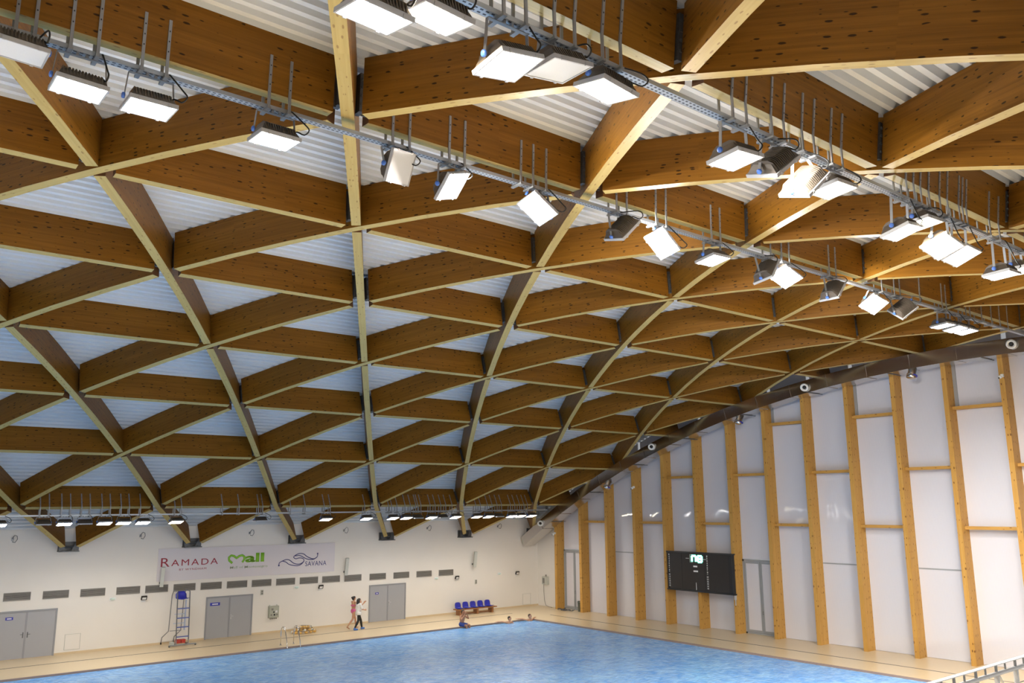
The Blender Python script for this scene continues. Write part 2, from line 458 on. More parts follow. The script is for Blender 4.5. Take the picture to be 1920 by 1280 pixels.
# ------------------------------------------------------------------ floor, pool
PX, PY, PYN = -4.70, -4.85, -29.85
mb = MB()
mb.box(PX, 0.4, -60, 0.3, -0.4, 0.0); mb.box(-60, PX, PY, 0.3, -0.4, 0.0); mb.box(-60, PX, -60, PYN, -0.4, 0.0)
tag(mb.build('floor', M['floor']), kind='structure')
mb = MB()
mb.box(-60, PX+0.02, PY-0.02, PY+0.07, -0.3, 0.004); mb.box(PX-0.02, PX+0.07, PYN, PY+0.07, -0.3, 0.004)
mb.box(-60, PX+0.02, PYN-0.07, PYN+0.02, -0.3, 0.004)
tag(mb.build('trim_1', M['coping']), kind='structure')
mb = MB(); mb.box(-60, -4.0, -2.26, -2.18, -0.02, 0.003)
tag(mb.build('trim_2', M['line']), kind='structure')
mb = MB(); mb.box(-2.76, -2.68, -37.95, -4.3, -0.02, 0.003)
tag(mb.build('trim_3', M['line']), kind='structure')
mb = MB()
mb.box(-60, PX, PYN, PY, -0.3, -0.07)
tag(mb.build('pool_water', M['water']), 'rippled bright blue water filling the swimming pool', 'water', kind='stuff')

# ------------------------------------------------------------------ long wall
mb = MB(); mb.box(-60, 0.3, 0.0, 0.3, 0, 5.62)
tag(mb.build('wall_back', M['wall']), kind='structure')
mb = MB(); mb.box(-60, 0.0, -0.02, 0.0, 0, 0.09)
tag(mb.build('baseboard_back', M['floor']), kind='structure')

ORD = ['first', 'second', 'third', 'fourth', 'fifth', 'sixth', 'seventh', 'eighth', 'ninth', 'tenth', 'eleventh', 'twelfth', 'thirteenth', 'fourteenth', 'fifteenth', 'sixteenth', 'seventeenth', 'eighteenth', 'nineteenth', 'twentieth', 'twenty-first', 'twenty-second', 'twenty-third', 'twenty-fourth', 'twenty-fifth', 'twenty-sixth', 'twenty-seventh', 'twenty-eighth', 'twenty-ninth', 'thirtieth']

VENT = [-7.42, -9.02, -10.61, -12.2, -13.8, -15.16, -16.49, -17.84, -19.18, -20.5, -21.84, -23.17, -24.5, -25.81, -27.37, -28.92, -30.47]
for i, x in enumerate(VENT):
    z = 2.47 + 0.012*i
    t = empty('ventilation_grille', (x, 0, z-0.15))
    tag(t, 'dark louvred ventilation grille, %s from the gable wall in the row' % ORD[i], 'vent', 'ventilation grilles along the white wall')
    mb = MB(); mb.box(-0.51, 0.51, -0.012, 0.02, 0, 0.31); mb.build('backing', M['vent'], t)
    mb = MB()
    for (a, b, c, d) in ((-0.53, 0.53, -0.02, 0.012), (-0.53, 0.53, 0.298, 0.33)): mb.box(a, b, -0.035, 0.0, c, d)
    for s in (-1, 1): mb.box(s*0.52-0.012, s*0.52+0.012, -0.035, 0.0, 0, 0.31)
    mb.build('frame', M['slat'], t)
    rnd = random.Random(i)
    bright = rnd.sample(range(6), 2)
    for q in range(6):
        mb = MB(); z0 = 0.03+q*0.048
        ang = 0.75 if q in bright else 0.25
        mb.bar((-0.50, -0.022, z0), (0.50, -0.022, z0), 0.028, 0.006, up=(0, math.cos(ang), -math.sin(ang)) if q not in bright else (0, 1, 0.2))
        mb.build('slat', M['slat'], t)

# doors in the long wall
def wall_door(n, x0, x1, h, sign, with_lever):
    t = tag(empty('door_%d' % n, ((x0+x1)/2, 0, 0)), kind='structure')
    W = (x1-x0)/2
    mb = MB()
    mb.box(-W, W, -0.05, 0, h-0.07, h); mb.box(-W, -W+0.07, -0.05, 0, 0, h-0.07); mb.box(W-0.07, W, -0.05, 0, 0, h-0.07)
    mb.build('door_frame', M['doorf'], t)
    for s in (-1, 1):
        mb = MB(); a, b = (-W+0.07, -0.012) if s < 0 else (0.012, W-0.07)
        mb.box(a, b, -0.03, 0, 0.015, h-0.075)
        leaf = mb.build('door_leaf', M['door'], t)
        if s > 0 or with_lever:
            mb = MB(); xh = s*0.09
            mb.box(xh-0.02, xh+0.02, -0.045, -0.03, 0.88, 1.12); mb.tube([(xh, -0.04, 1.03), (xh, -0.08, 1.03), (xh+s*0.11, -0.08, 1.03)], 0.011, 6)
            mb.build('door_handle', M['steel_dark'] if with_lever else M['alu'], leaf)
    mb = MB(); mb.box(-0.035, 0.035, -0.042, -0.03, 0.015, h-0.08)
    mb.build('meeting_strip', M['doorf'], t)
    sx, sz, sw, sh = sign
    mb = MB(); mb.box(sx-sw, sx+sw, -0.04, -0.03, sz-sh, sz+sh)
    pl = mb.build('door_sign', M['blue'], t); pl['label'] = 'blue door sign'
    mb = MB(); mb.box(sx-sw*0.6, sx+sw*0.6, -0.043, -0.04, sz-sh*0.35, sz+sh*0.35)
    mb.build('sign_lettering', M['t_white'], pl)
wall_door(1, -31.23, -28.79, 2.05, (-0.68, 1.74, 0.15, 0.06), True)
wall_door(2, -22.05, -19.62, 2.05, (-0.76, 1.68, 0.25, 0.075), False)
wall_door(3, -12.74, -10.30, 2.05, (-0.72, 1.57, 0.11, 0.055), False)

# banner with its three printed logos
def text_mesh(name, s, box, material, parent, facing='-Y', shear=0.0, bold=0.0, depth=0.004, spacing=1.0, x_at=0.0):
    cu = D.curves.new(name, 'FONT'); cu.body = s; cu.extrude = 0.0; cu.offset = bold; cu.shear = shear; cu.space_character = spacing
    ob = D.objects.new(name, cu); COL.objects.link(ob)
    dg = bpy.context.evaluated_depsgraph_get()
    me = D.meshes.new_from_object(ob.evaluated_get(dg))
    D.objects.remove(ob); D.curves.remove(cu)
    xs = [v.co.x for v in me.vertices]; ys = [v.co.y for v in me.vertices]
    x0, x1, y0, y1 = min(xs), max(xs), min(ys), max(ys)
    bx0, bx1, bz0, bz1 = box
    for v in me.vertices:
        a = bx0+(v.co.x-x0)/(x1-x0)*(bx1-bx0); b = bz0+(v.co.y-y0)/(y1-y0)*(bz1-bz0)
        v.co = (a, x_at, b) if facing == '-Y' else (x_at, -a, b)
    bm = bmesh.new(); bm.from_mesh(me)
    r = bmesh.ops.extrude_face_region(bm, geom=list(bm.faces))
    dv = Vector((0, -depth, 0)) if facing == '-Y' else Vector((-depth, 0, 0))
    for g in r['geom']:
        if isinstance(g, bmesh.types.BMVert): g.co += dv
    bmesh.ops.recalc_face_normals(bm, faces=bm.faces)
    bm.to_mesh(me); bm.free()
    me.materials.clear()
    return mesh_obj(name, me, parent, material)

ban = empty('sponsor_banner', (-19.75, -0.01, 2.95))
tag(ban, 'wide pale lilac banner with red, green and navy logos on the white wall', 'banner')
mb = MB(); mb.box(-4.8, 4.75, -0.03, 0, 0, 1.56); mb.build('banner_sheet', M['banner'], ban)
def bt(s, x0, x1, z0, z1, m, **k): return text_mesh('lettering', s, (x0+19.75, x1+19.75, z0-2.95, z1-2.95), M[m], ban, x_at=-0.031, **k)
bt('R', -24.40, -23.98, 3.64, 4.06, 't_red')
bt('AMADA', -23.90, -21.58, 3.66, 3.96, 't_red', spacing=1.25)
bt('BY WYNDHAM', -23.50, -22.16, 3.42, 3.52, 't_red', spacing=1.2)
bt('all', -20.15, -19.12, 3.66, 4.13, 't_green', bold=0.035)
bt('Mall of Montenegro', -20.93, -18.91, 3.34, 3.50, 't_pale', bold=0.006)
bt('SAVANA', -16.76, -15.50, 3.31, 3.56, 't_blue', spacing=1.08)
mb = MB()     # heart-shaped letter
pts = [(-20.83, 3.66), (-21.0, 3.80), (-21.02, 3.95), (-20.9, 4.05), (-20.74, 4.01), (-20.62, 3.90), (-20.48, 4.00), (-20.32, 4.04), (-20.20, 3.96), (-20.20, 3.82), (-20.30, 3.68)]
P2 = []
for i in range(len(pts)-1):
    for q in range(3):
        a, b = pts[i], pts[i+1]; P2.append((a[0]+(b[0]-a[0])*q/3, a[1]+(b[1]-a[1])*q/3))
P2.append(pts[-1])
mb.tube([(x+19.75, -0.035, z-2.95) for x, z in P2], 0.055, 6)
o = mb.build('heart_letter', M['t_green'], ban, True); o.scale = (1, 0.2, 1); o.location = (0, -0.03, 0)
mb = MB()     # two interlaced navy ribbons
RIB = [[(1.47, 0.47), (1.49, 0.6), (1.65, 0.69), (1.88, 0.76), (2.07, 0.72), (2.26, 0.58), (2.46, 0.5), (2.7, 0.5), (2.87, 0.6), (2.9, 0.71), (2.8, 0.79), (2.6, 0.81), (2.43, 0.78), (2.32, 0.83), (2.3, 0.89), (2.44, 0.99), (2.64, 1.05), (2.88, 1.01), (3.03, 0.9), (3.24, 0.79), (3.48, 0.73), (3.66, 0.81), (3.71, 0.94), (3.7, 0.99)],
 [(1.65, 0.69), (1.86, 0.63), (2.03, 0.51), (2.27, 0.44), (2.56, 0.41), (2.76, 0.48), (2.9, 0.62)],
 [(2.36, 0.93), (2.59, 0.95), (2.77, 0.89), (2.95, 0.79), (3.19, 0.71), (3.48, 0.71), (3.67, 0.82)]]
for pl in RIB: mb.tube(smooth_path([(x, -0.035, z) for x, z in pl]), 0.02, 6)
for x, z in ((1.47, 0.47), (3.7, 1.0)): sphere(mb, (x, -0.035, z), 0.045, 10, 6)
o = mb.build('ribbon_mark', M['t_blue'], ban, True); o.scale = (1, 0.2, 1); o.location = (0, -0.03, 0)

# column loudspeakers
for i, (x, lb) in enumerate(((-24.35, 'at the red-lettered end of the banner'), (-14.36, 'past the navy logo end of the banner'), (-5.40, 'above the blue seats bench'))):
    t = tag(empty('column_loudspeaker', (x, 0, 2.72)), 'tall pale grey column loudspeaker ' + lb, 'loudspeaker', 'column loudspeakers on the long wall')
    Mr = Matrix.Translation((0, -0.22, 0)) @ Matrix.Rotation(R_(8), 4, 'X') @ Matrix.Rotation(R_(-18), 4, 'Z')
    mb = MB(); mb.box(-0.085, 0.085, -0.09, 0.09, 0, 0.94, 0, Mr); mb.build('cabinet', M['offwhite'], t)
    mb = MB(); mb.box(-0.07, 0.07, -0.098, -0.09, 0.03, 0.91, 0, Mr)
    mb.build('grille', M['offwhite'], t)
    mb = MB(); mb.box(-0.05, 0.05, -0.02, 0, 0.11, 0.215); mb.bar((0, -0.02, 0.165), (0, -0.18, 0.165), 0.05, 0.08)
    mb.build('wall_bracket', M['steel_dark'], t)

# small floodlights, detectors, sockets, hatches, hooks on the long wall
for i, (x, z) in enumerate(((-1.85, 2.17), (-6.66, 2.15), (-15.81, 2.17), (-25.09, 2.24))):
    t = tag(empty('wall_floodlight', (x, 0, z)), 'small black square floodlight low on the white wall, %s from the gable wall' % ORD[i], 'floodlight', 'small floodlights on the long wall')
    Mr = Matrix.Translation((0, -0.1, 0)) @ Matrix.Rotation(R_(25), 4, 'X')
    mb = MB(); mb.box(-0.13, 0.13, -0.05, 0.03, -0.09, 0.10, 0, Mr); mb.build('housing', M['black'], t)
    mb = MB(); mb.box(-0.09, 0.09, -0.055, -0.05, -0.06, 0.05, 0, Mr); mb.build('lens', M['white'], t)
    mb = MB(); mb.box(-0.03, 0.03, -0.08, 0, -0.05, 0.05); mb.box(-0.09, 0.09, -0.02, 0, -0.2, -0.12); mb.build('wall_mount', M['white'], t)
for i, (x, z) in enumerate(((-3.27, 2.18), (-8.13, 2.17), (-17.2, 2.22), (-26.48, 2.28))):
    t = tag(empty('emergency_light', (x, 0, z)), 'small pale greenish emergency light on the white wall, %s from the gable wall' % ORD[i], 'light', 'emergency lights on the long wall')
    mb = MB(); mb.box(-0.15, 0.15, -0.03, 0, -0.07, 0.07); mb.build('base_plate', M['white'], t)
    mb = MB(); sphere(mb, (0, -0.03, 0), 0.12, 12, 6, 0, (1, 0.5, 0.5)); mb.build('diffuser', mat('pale_green_diffuser', (0.62, 0.74, 0.68), 0.3), t, True)
for x, z, lb in ((-19.14, 2.09, 'beside the double door with the wide blue sign'), (-5.15, 1.80, 'below the loudspeaker over the bench')):
    t = tag(empty('wall_box', (x, 0, z)), 'tiny pale wall switch box ' + lb, 'switch box')
    mb = MB(); mb.box(-0.07, 0.07, -0.05, 0, -0.13, 0.13); mb.build('box', M['offwhite'], t)
    mb = MB(); mb.box(-0.045, 0.045, -0.06, -0.05, 0.01, 0.1); mb.box(-0.045, 0.045, -0.06, -0.05, -0.1, -0.01); mb.build('switch', M['slat'], t)
for x0, x1, z0, z1, lb in ((-28.39, -27.73, 0.17, 0.86, 'between a double door and the lifeguard chair'), (-1.33, -0.65, 0.11, 0.80, 'in the corner by the gable wall')):
    t = tag(empty('access_hatch', ((x0+x1)/2, 0, z0)), 'flush white access hatch low ' + lb, 'hatch')
    W, H = (x1-x0)/2, z1-z0
    mb = MB(); mb.box(-W+0.02, W-0.02, -0.012, 0, 0.02, H-0.02); mb.build('hatch_panel', M['wall'], t)
    mb = MB()
    for a in ((-W, W, 0, 0.015), (-W, W, H-0.015, H), (-W, -W+0.015, 0, H), (W-0.015, W, 0, H)): mb.box(a[0], a[1], -0.016, 0, a[2], a[3])
    mb.build('frame', M['offwhite'], t)
HOOK = [-3.39, -8.83, -14.45, -19.97, -25.44, -30.88]
for i, x in enumerate(HOOK):
    t = tag(empty('wall_hook', (x, 0, 5.16)), 'small dark wire hook high on the white wall, %s from the gable wall' % ORD[i], 'hook', 'hooks under the roof edge')
    mb = MB(); mb.box(-0.05, 0.05, -0.02, 0, -0.06, 0.06); mb.build('plate', M['galv'], t)
    mb = MB(); mb.tube([(0, -0.02, 0.03), (0.0, -0.16, 0.10), (0.05, -0.2, 0.18), (0.14, -0.2, 0.14), (0.16, -0.2, 0.0), (0.08, -0.2, -0.14), (-0.03, -0.18, -0.1)], 0.014, 6)
    mb.build('wire_loop', M['steel_dark'], t, True)

# grey control cabinet on the long wall
t = tag(empty('control_cabinet', (-18.48, 0, 0.72)), 'grey-green electrical control box on the wall beside the double door', 'control box')
mb = MB(); mb.box(-0.27, 0.27, -0.16, 0, 0.05, 0.64); mb.build('cabinet', mat('grey_green_enamel', (0.36, 0.37, 0.30), 0.5), t)
mb = MB(); mb.box(-0.245, 0.245, -0.175, -0.16, 0.08, 0.61); dr = mb.build('door', mat('grey_green_door', (0.40, 0.41, 0.34), 0.5), t)
for px, pz, s, mm in ((-0.1, 0.48, 0.05, 'slat'), (0.12, 0.36, 0.055, 't_white'), (-0.02, 0.34, 0.035, 'black'), (-0.15, 0.2, 0.04, 'slat'), (0.02, 0.2, 0.04, 'black'), (0.16, 0.2, 0.04, 'slat')):
    mb = MB(); mb.box(px-s, px+s, -0.19, -0.175, pz-s, pz+s); mb.build('switch', M[mm], dr)
for px in (-0.16, -0.05, 0.06, 0.17):
    mb = MB(); mb.tube([(px, -0.08, 0.05), (px, -0.08, -0.03)], 0.03, 8); mb.build('cable_gland', M['slat'], t)
for px in (-0.2, 0.2):
    mb = MB(); mb.box(px-0.03, px+0.03, -0.03, 0, 0.64, 0.70); mb.build('lug', M['offwhite'], t)

# ------------------------------------------------------------------ gable wall
gable = tag(empty('wall_right', (0.1, -30, 0)), kind='structure')
GI = Matrix.Translation((0.1, -30, 0)).inverted()
def gpart(name, mb, mats, **k):
    o = mb.build(name, mats, gable, **k); o.matrix_parent_inverse = GI; return o
def arch_z(y, r): return CZ + math.sqrt(r*r-(y-CY)**2)
CB, CY0 = 2.30409, -2.5542
def coly(c): return CY0 - CB*c           # near edge of column c
XP = 0.10
def uvbox(mb_name, x0, x1, y0, y1, z0, z1, material, parent_fn, ztop=None):
    """box with grain UVs along z (or y if longer)"""
    vs = [(x, y, z) for z in (z0, z1) for y in (y0, y1) for x in (x0, x1)]
    if ztop:
        vs[4] = (x0, y0, ztop[0]); vs[5] = (x1, y0, ztop[0]); vs[6] = (x0, y1, ztop[1]); vs[7] = (x1, y1, ztop[1])
    fs = [(0, 2, 3, 1), (4, 5, 7, 6), (0, 1, 5, 4), (2, 6, 7, 3), (0, 4, 6, 2), (1, 3, 7, 5)]
    me = D.meshes.new(mb_name); me.from_pydata(vs, [], fs); me.materials.append(material)
    ul = me.uv_layers.new(name='UVMap')
    vert = (z1-z0) > (y1-y0)
    for pl in me.polygons:
        for li in pl.loop_indices:
            c = me.vertices[me.loops[li].vertex_index].co
            ul.data[li].uv = (c.z, c.x+c.y*0.7+5) if vert else (c.y, c.z+c.x)
    o = mesh_obj(mb_name, me, gable); o.matrix_parent_inverse = GI
    return o
for c in range(0, 17):
    y1 = coly(c); y2 = y1+0.20
    uvbox('column', -0.57, XP, y1, y2, 0, 10, M['col'], None, ztop=(arch_z(y1, RR-0.02), arch_z(y2, RR-0.02)))
BARS = {1: (5.47, 10.5), 0: (8.0,)}
CROSS = {}
for c in range(0, 16):
    yl, yr = coly(c), coly(c+1)+0.20          # far edge / near edge of the bay
    ztop = min(arch_z(yl, RR-0.3), arch_z(yr, RR-0.3))
    zs = [z for z in BARS[c % 2] if z < ztop-0.25]
    for z in zs: uvbox('cross_bar', -0.28, XP, yr, yl, z-0.065, z+0.065, M['col'], None)
    joints = []
    if c not in (0, 6) and c % 2 == 0: joints = [3.70]
    lim = sorted([0.0] + zs + joints)
    if c in (0, 6): lim = sorted([3.70] + zs)
    for i, z0 in enumerate(lim):
        mb = MB(); g = 0.012
        if i+1 < len(lim):
            z1 = lim[i+1]
            poly = [(yr, z0+g), (yl, z0+g), (yl, z1-g), (yr, z1-g)]
        else:
            poly = [(yr, z0+g), (yl, z0+g)] + [(yl+(yr-yl)*q/4, arch_z(yl+(yr-yl)*q/4, RR+HB-0.02)) for q in range(5)]
        n = len(poly)
        vs = [(XP, y, z) for y, z in poly] + [(XP+0.05, y, z) for y, z in poly]
        mb.add(vs, [tuple(range(n)), tuple(range(2*n-1, n-1, -1))] + [(i2, i2+n, (i2+1) % n+n, (i2+1) % n) for i2 in range(n)])
        gpart('panel', mb, M['panel'])
    for z in joints:
        mb = MB(); mb.box(XP-0.012, XP+0.05, yr, yl, z-0.03, z+0.03); gpart('joint_profile', mb, M['greyframe'])
    if c in (7, 9, 11):
        mb = MB(); zt = arch_z(yl, RR-0.3); mb.box(XP-0.06, XP+0.01, yl-0.14, yl, 10.57, zt); gpart('side_post', mb, M['greyframe'])
# plain white strip between the corner and the first column; solid backing behind the sheets
mb = MB()
n = 7; ys = [0.3-(0.3-coly(0)-0.2)*i/(n-1) for i in range(n)]
poly = [(ys[-1], 0), (0.3, 0)] + [(y, min(arch_z(min(y, 0.0), RR+HB-0.02), 9)) for y in ys]
m_ = len(poly)
mb.add([(0.0, y, z) for y, z in poly] + [(0.2, y, z) for y, z in poly], [tuple(range(m_)), tuple(range(2*m_-1, m_-1, -1))] + [(i, i+m_, (i+1) % m_+m_, (i+1) % m_) for i in range(m_)])
gpart('plaster_strip', mb, M['wall'])
# glazed service doors inside the gable grid
for n_, c, mid in ((4, 0, 0.46), (5, 6, 0.50)):
    yl, yr = coly(c), coly(c+1)+0.20
    t = tag(empty('door_%d' % n_, (XP, (yl+yr)/2, 0)), kind='structure')
    W = (yl-yr)/2; H = 3.68
    mb = MB()
    for a in ((-W, W, H-0.10, H), (-W, -W+0.10, 0, H), (W-0.10, W, 0, H), (-W, W, 0, 0.07)): mb.box(-0.05, 0.04, a[0], a[1], a[2], a[3])
    mb.build('door_frame', M['greyframe'], t)
    ym = W-2*W*mid
    for a, b in ((-W+0.11, ym-0.01), (ym+0.01, W-0.11)):
        lf = empty('door_leaf', (0, 0, 0)); lf.parent = t
        mb = MB()
        for r in ((a, b, H-0.2, H-0.11), (a, b, 0.08, 0.2), (a, a+0.08, 0.2, H-0.2), (b-0.08, b, 0.2, H-0.2)): mb.box(-0.035, 0.03, r[0], r[1], r[2], r[3])
        mb.build('leaf_frame', M['greyframe'], lf)
        mb = MB(); mb.box(-0.01, 0.01, a+0.08, b-0.08, 0.2, H-0.2); mb.build('pane', M['panel'], lf)
    mb = MB(); mb.tube([(-0.04, ym-0.06, 1.0), (-0.09, ym-0.06, 1.0), (-0.09, ym-0.06, 1.15), (-0.04, ym-0.06, 1.15)], 0.012, 6); mb.build('door_handle', M['steel_dark'], t)

# ------------------------------------------------------------------ air duct under the arch
duct = empty('air_duct', (-1.05, 0, 3.6))
tag(duct, 'long square sheet-metal air duct climbing along the gable under the roof', 'air duct')
DI = Matrix.Translation((-1.05, 0, 3.6)).inverted()
def dpart(name, mb, m, **k):
    o = mb.build(name, m, duct, **k); o.matrix_parent_inverse = DI; return o
XF, XB, R1, R2 = -1.50, -0.60, RR-0.63, RR-0.02
tt = [math.asin((0.0-CY)/RR)*-1.0]
tts = [R_(-31.85)] + [R_(-29.6+2.02*i) for i in range(0, 23)]
def sect(t, e=0.0): return [cyl(XF-e, t, R1-e), cyl(XB+e*0.2, t, R1-e), cyl(XB+e*0.2, t, R2+e*0.2), cyl(XF-e, t, R2+e*0.2)]
for i in range(len(tts)-1):
    a, b = sect(tts[i]), sect(tts[i+1])
    if i == 0:
        a = [Vector((v.x, min(v.y, -0.005), v.z)) for v in a]
    mb = MB(); mb.add(a+b, [(0, 1, 5, 4), (1, 2, 6, 5), (2, 3, 7, 6), (3, 0, 4, 7), (3, 2, 1, 0), (4, 5, 6, 7)])
    dpart('duct_section', mb, M['duct'])
    mb = MB(); d = R_(0.03); a, b = sect(tts[i+1]-d, 0.018), sect(tts[i+1]+d, 0.018)
    mb.add(a+b, [(0, 1, 5, 4), (1, 2, 6, 5), (2, 3, 7, 6), (3, 0, 4, 7), (3, 2, 1, 0), (4, 5, 6, 7)])
    dpart('flange', mb, M['duct'])
    if i % 2 == 1:
        mb = MB(); tm = (tts[i]+tts[i+1])/2
        p, q = cyl(XF-0.03, tm, R1-0.02), cyl(-0.3, tm, R1-0.02)
        mb.bar(p, q, 0.04, 0.03); dpart('hanger_strap', mb, M['steel_dark'])
def nozzle(y, r, direction, k):
    t = math.asin((CY-y)/r); p = cyl(XF, t, r)
    nrm = Vector(direction).normalized()
    q = Vector((0, 0, 1)).rotation_difference(nrm).to_matrix().to_4x4()
    Mz = Matrix.Translation(p) @ q @ Matrix.Scale(0.70, 4)
    mb = MB(); mb.lathe([(0.20, -0.16), (0.20, 0.10)], 18, 0, Mz); nz = dpart('nozzle', mb, M['blue'], smooth=True)
    mb = MB(); mb.lathe([(0.22, 0.08), (0.27, 0.10), (0.27, 0.24), (0.22, 0.30), (0.17, 0.26), (0.13, 0.14)], 20, 0, Mz)
    o = mb.build('nozzle_ring', M['white'], nz, True)
    mb = MB(); mb.lathe([(0.125, 0.10), (0.125, 0.20)], 16, 0, Mz)
    o = mb.build('nozzle_throat', M['black'], nz, True)
for i, (y, z) in enumerate(((-2.1, 5.5), (-11.8, 9.82), (-21.7, 12.02), (-30.95, 12.72))):
    r = math.hypot(y-CY, z-CZ); nozzle(y, min(r, RR-0.2), (-0.75, -0.55, -0.35) if i < 2 else (-0.9, -0.3, -0.3), i)
for i, y in enumerate((-7.75, -17.5, -26.75)):
    t = math.asin((CY-y)/RR); p = cyl(XF+0.25, t, R1-0.12)
    Mz = Matrix.Translation(p) @ Matrix.Rotation(R_(24-8*i), 4, 'X') @ Matrix.Rotation(R_(18), 4, 'Y') @ Matrix.Scale(0.85, 4)
    mb = MB(); mb.lathe([(0.2, 0.25), (0.2, -0.12), (0.23, -0.14), (0.23, -0.34), (0.17, -0.36)], 18, 0, Mz); nz = dpart('drum_outlet', mb, M['duct'], smooth=True)
    mb = MB(); mb.lathe([(0.235, -0.16), (0.235, -0.22)], 18, 0, Mz @ Matrix.Translation((0.04, -0.04, 0))); o = mb.build('blue_band', M['blue'], nz, True)

# ------------------------------------------------------------------ scoreboard
sb = empty('scoreboard', (-0.60, -14.17, 1.90))
tag(sb, 'wide black electronic scoreboard with green lit digits hung on the columns', 'scoreboard')
W2, H2 = 2.18, 2.07
mb = MB(); mb.box(-0.14, 0.0, -W2, W2, 0.03, H2-0.03); mb.build('case', M['board'], sb)
mb = MB()
mb.box(-0.19, 0.02, -W2-0.06, W2+0.06, H2-0.07, H2); mb.box(-0.19, 0.02, -W2-0.06, W2+0.06, 0, 0.07)
for y in (-W2+0.02, W2-0.02): mb.box(-0.17, 0, y-0.03, y+0.03, 0.07, H2-0.07)
mb.build('rim', M['black'], sb)
for y0, y1 in ((W2-0.12, W2-1.0), (W2-1.03, W2-2.55), (W2-2.62, -W2+0.25)):
    mb = MB(); mb.box(-0.15, -0.14, y1, y0, 0.1, H2-0.1); mb.build('display_panel', mat('board_panel', (0.022, 0.02, 0.02), 0.18), sb)
def seg7(parent, cy, cz, w_, h_, segs, t_=0.055):
    S = {'a': (-w_, w_, h_-t_, h_+t_), 'g': (-w_, w_, -t_, t_), 'd': (-w_, w_, -h_-t_, -h_+t_), 'f': (-w_-t_, -w_+t_, 0, h_), 'b': (w_-t_, w_+t_, 0, h_), 'e': (-w_-t_, -w_+t_, -h_, 0), 'c': (w_-t_, w_+t_, -h_, 0)}
    for s in segs:
        a = S[s]; mb = MB(); mb.box(-0.175, -0.15, cy-a[1], cy-a[0], cz+a[2], cz+a[3]); mb.build('digit_segment', M['led'], parent)
clk = empty('clock_display', (0, 0, 0)); clk.parent = sb
seg7(clk, 0.32, 1.72, 0.13, 0.15, 'abcef'); seg7(clk, -0.08, 1.72, 0.13, 0.15, 'abcdefg')
mb = MB(); mb.box(-0.175, -0.15, 0.10, 0.15, 1.64, 1.69); mb.box(-0.175, -0.15, 0.10, 0.15, 1.76, 1.81); mb.build('colon', M['led'], clk)
mb = MB()
for a in ((0.58, 0.60, 1.52, 1.94), (0.40, 0.60, 1.92, 1.94), (0.40, 0.60, 1.52, 1.54)): mb.box(-0.16, -0.15, a[0], a[1], a[2], a[3])
mb.build('display_outline', M['offwhite'], clk)
for (y0, y1, z0, z1) in ((0.12, 0.38, 1.28, 1.36), (0.08, 0.38, 1.03, 1.11), (0.66, 0.88, 1.715, 1.735), (-0.48, -0.24, 1.70, 1.72), (0.22, 0.25, 0.1, 0.48)):
    mb = MB(); mb.box(-0.156, -0.15, y0, y1, z0, z1); mb.build('caption_mark', M['t_white'], sb)
for colx in (W2-0.11, -0.55):
    for i in range(15):
        z = H2-0.19-i*0.118
        text_mesh('cap_number', str(i+1), (-colx-0.03 if i < 9 else -colx-0.045, -colx+0.03 if i < 9 else -colx+0.045, z-0.04, z+0.04), M['t_white'], sb, facing='-X', x_at=-0.151, bold=0.03, depth=0.003)
mb = MB(); mb.box(-0.13, 0.0, -W2-0.04, -W2+0.02, -0.22, 0.0); mb.box(-0.09, -0.05, -W2-0.03, -W2+0.0, -0.5, -0.22); mb.build('cable_drop', M['alu'], sb)

# corner control box with its cable, bin, small cameras
t = tag(empty('corner_control_box', (0, -0.85, 1.38)), 'small beige control box with a hanging cable beside the gable corner', 'control box')
mb = MB(); mb.box(-0.14, 0, -0.28, 0.28, 0, 0.5); mb.build('cabinet', M['offwhite'], t)
mb = MB(); mb.box(-0.155, -0.14, 0.02, 0.2, 0.08, 0.4); mb.build('switch', M['slat'], t)
mb = MB(); mb.box(-0.04, -0.02, -0.05, 0.05, 0.5, 0.62); mb.build('lug', M['slat'], t)
mb = MB(); mb.tube([(-0.06, 0.2, 0.0), (-0.05, 0.2, -0.5), (-0.06, 0.14, -1.0), (-0.12, -0.05, -1.3), (-0.22, -0.5, -1.365), (-0.3, -0.9, -1.367)], 0.014, 6); mb.build('cable', M['slat'], t, True)
t = tag(empty('cable_pile', (-0.55, -2.7, 0)), 'dark tangle of cable lying at the foot of the first gable column', 'cable')
mb = MB(); pts = []
for i in range(60):
    q = i/59; pts.append((-0.1+0.22*math.cos(i*0.55)+0.1*math.sin(i*0.13), -0.1-1.1*q+0.16*math.sin(i*0.55), 0.02+0.05*abs(math.sin(i*0.7))))
mb.tube(pts, 0.018, 6); mb.build('cable_coil', M['steel_dark'], t, True)
t = tag(empty('waste_bin', (-0.25, -4.35, 0)), 'small dark grey waste bin tucked beside a gable column', 'bin')
mb = MB(); mb.lathe([(0.15, 0.0), (0.19, 0.55), (0.2, 0.55), (0.2, 0.60)], 16); mb.build('bin_body', M['bin'], t, True)
mb = MB(); mb.lathe([(0.185, 0.60), (0.16, 0.62)], 16); mb.build('liner', M['black'], t, True)
for y, z, xx, lb in ((-2.45, 4.65, -0.60, 'on the first gable column from the corner'), (-9.5, 7.45, -0.60, 'high on the fourth gable column from the corner'), (-30.15, 11.55, -0.60, 'beside the duct at the arch top')):
    t = tag(empty('security_camera', (xx, y, z)), 'small white dome camera ' + lb, 'camera')
    mb = MB(); mb.box(-0.06, 0.03, -0.05, 0.05, 0, 0.12); mb.build('mount', M['white'], t)
    mb = MB(); sphere(mb, (-0.1, 0.05, 0.0), 0.07, 10, 6); mb.build('dome', M['white'], t, True)
    mb = MB(); sphere(mb, (-0.15, 0.08, -0.04), 0.035, 8, 5); mb.build('lens', M['black'], t, True)

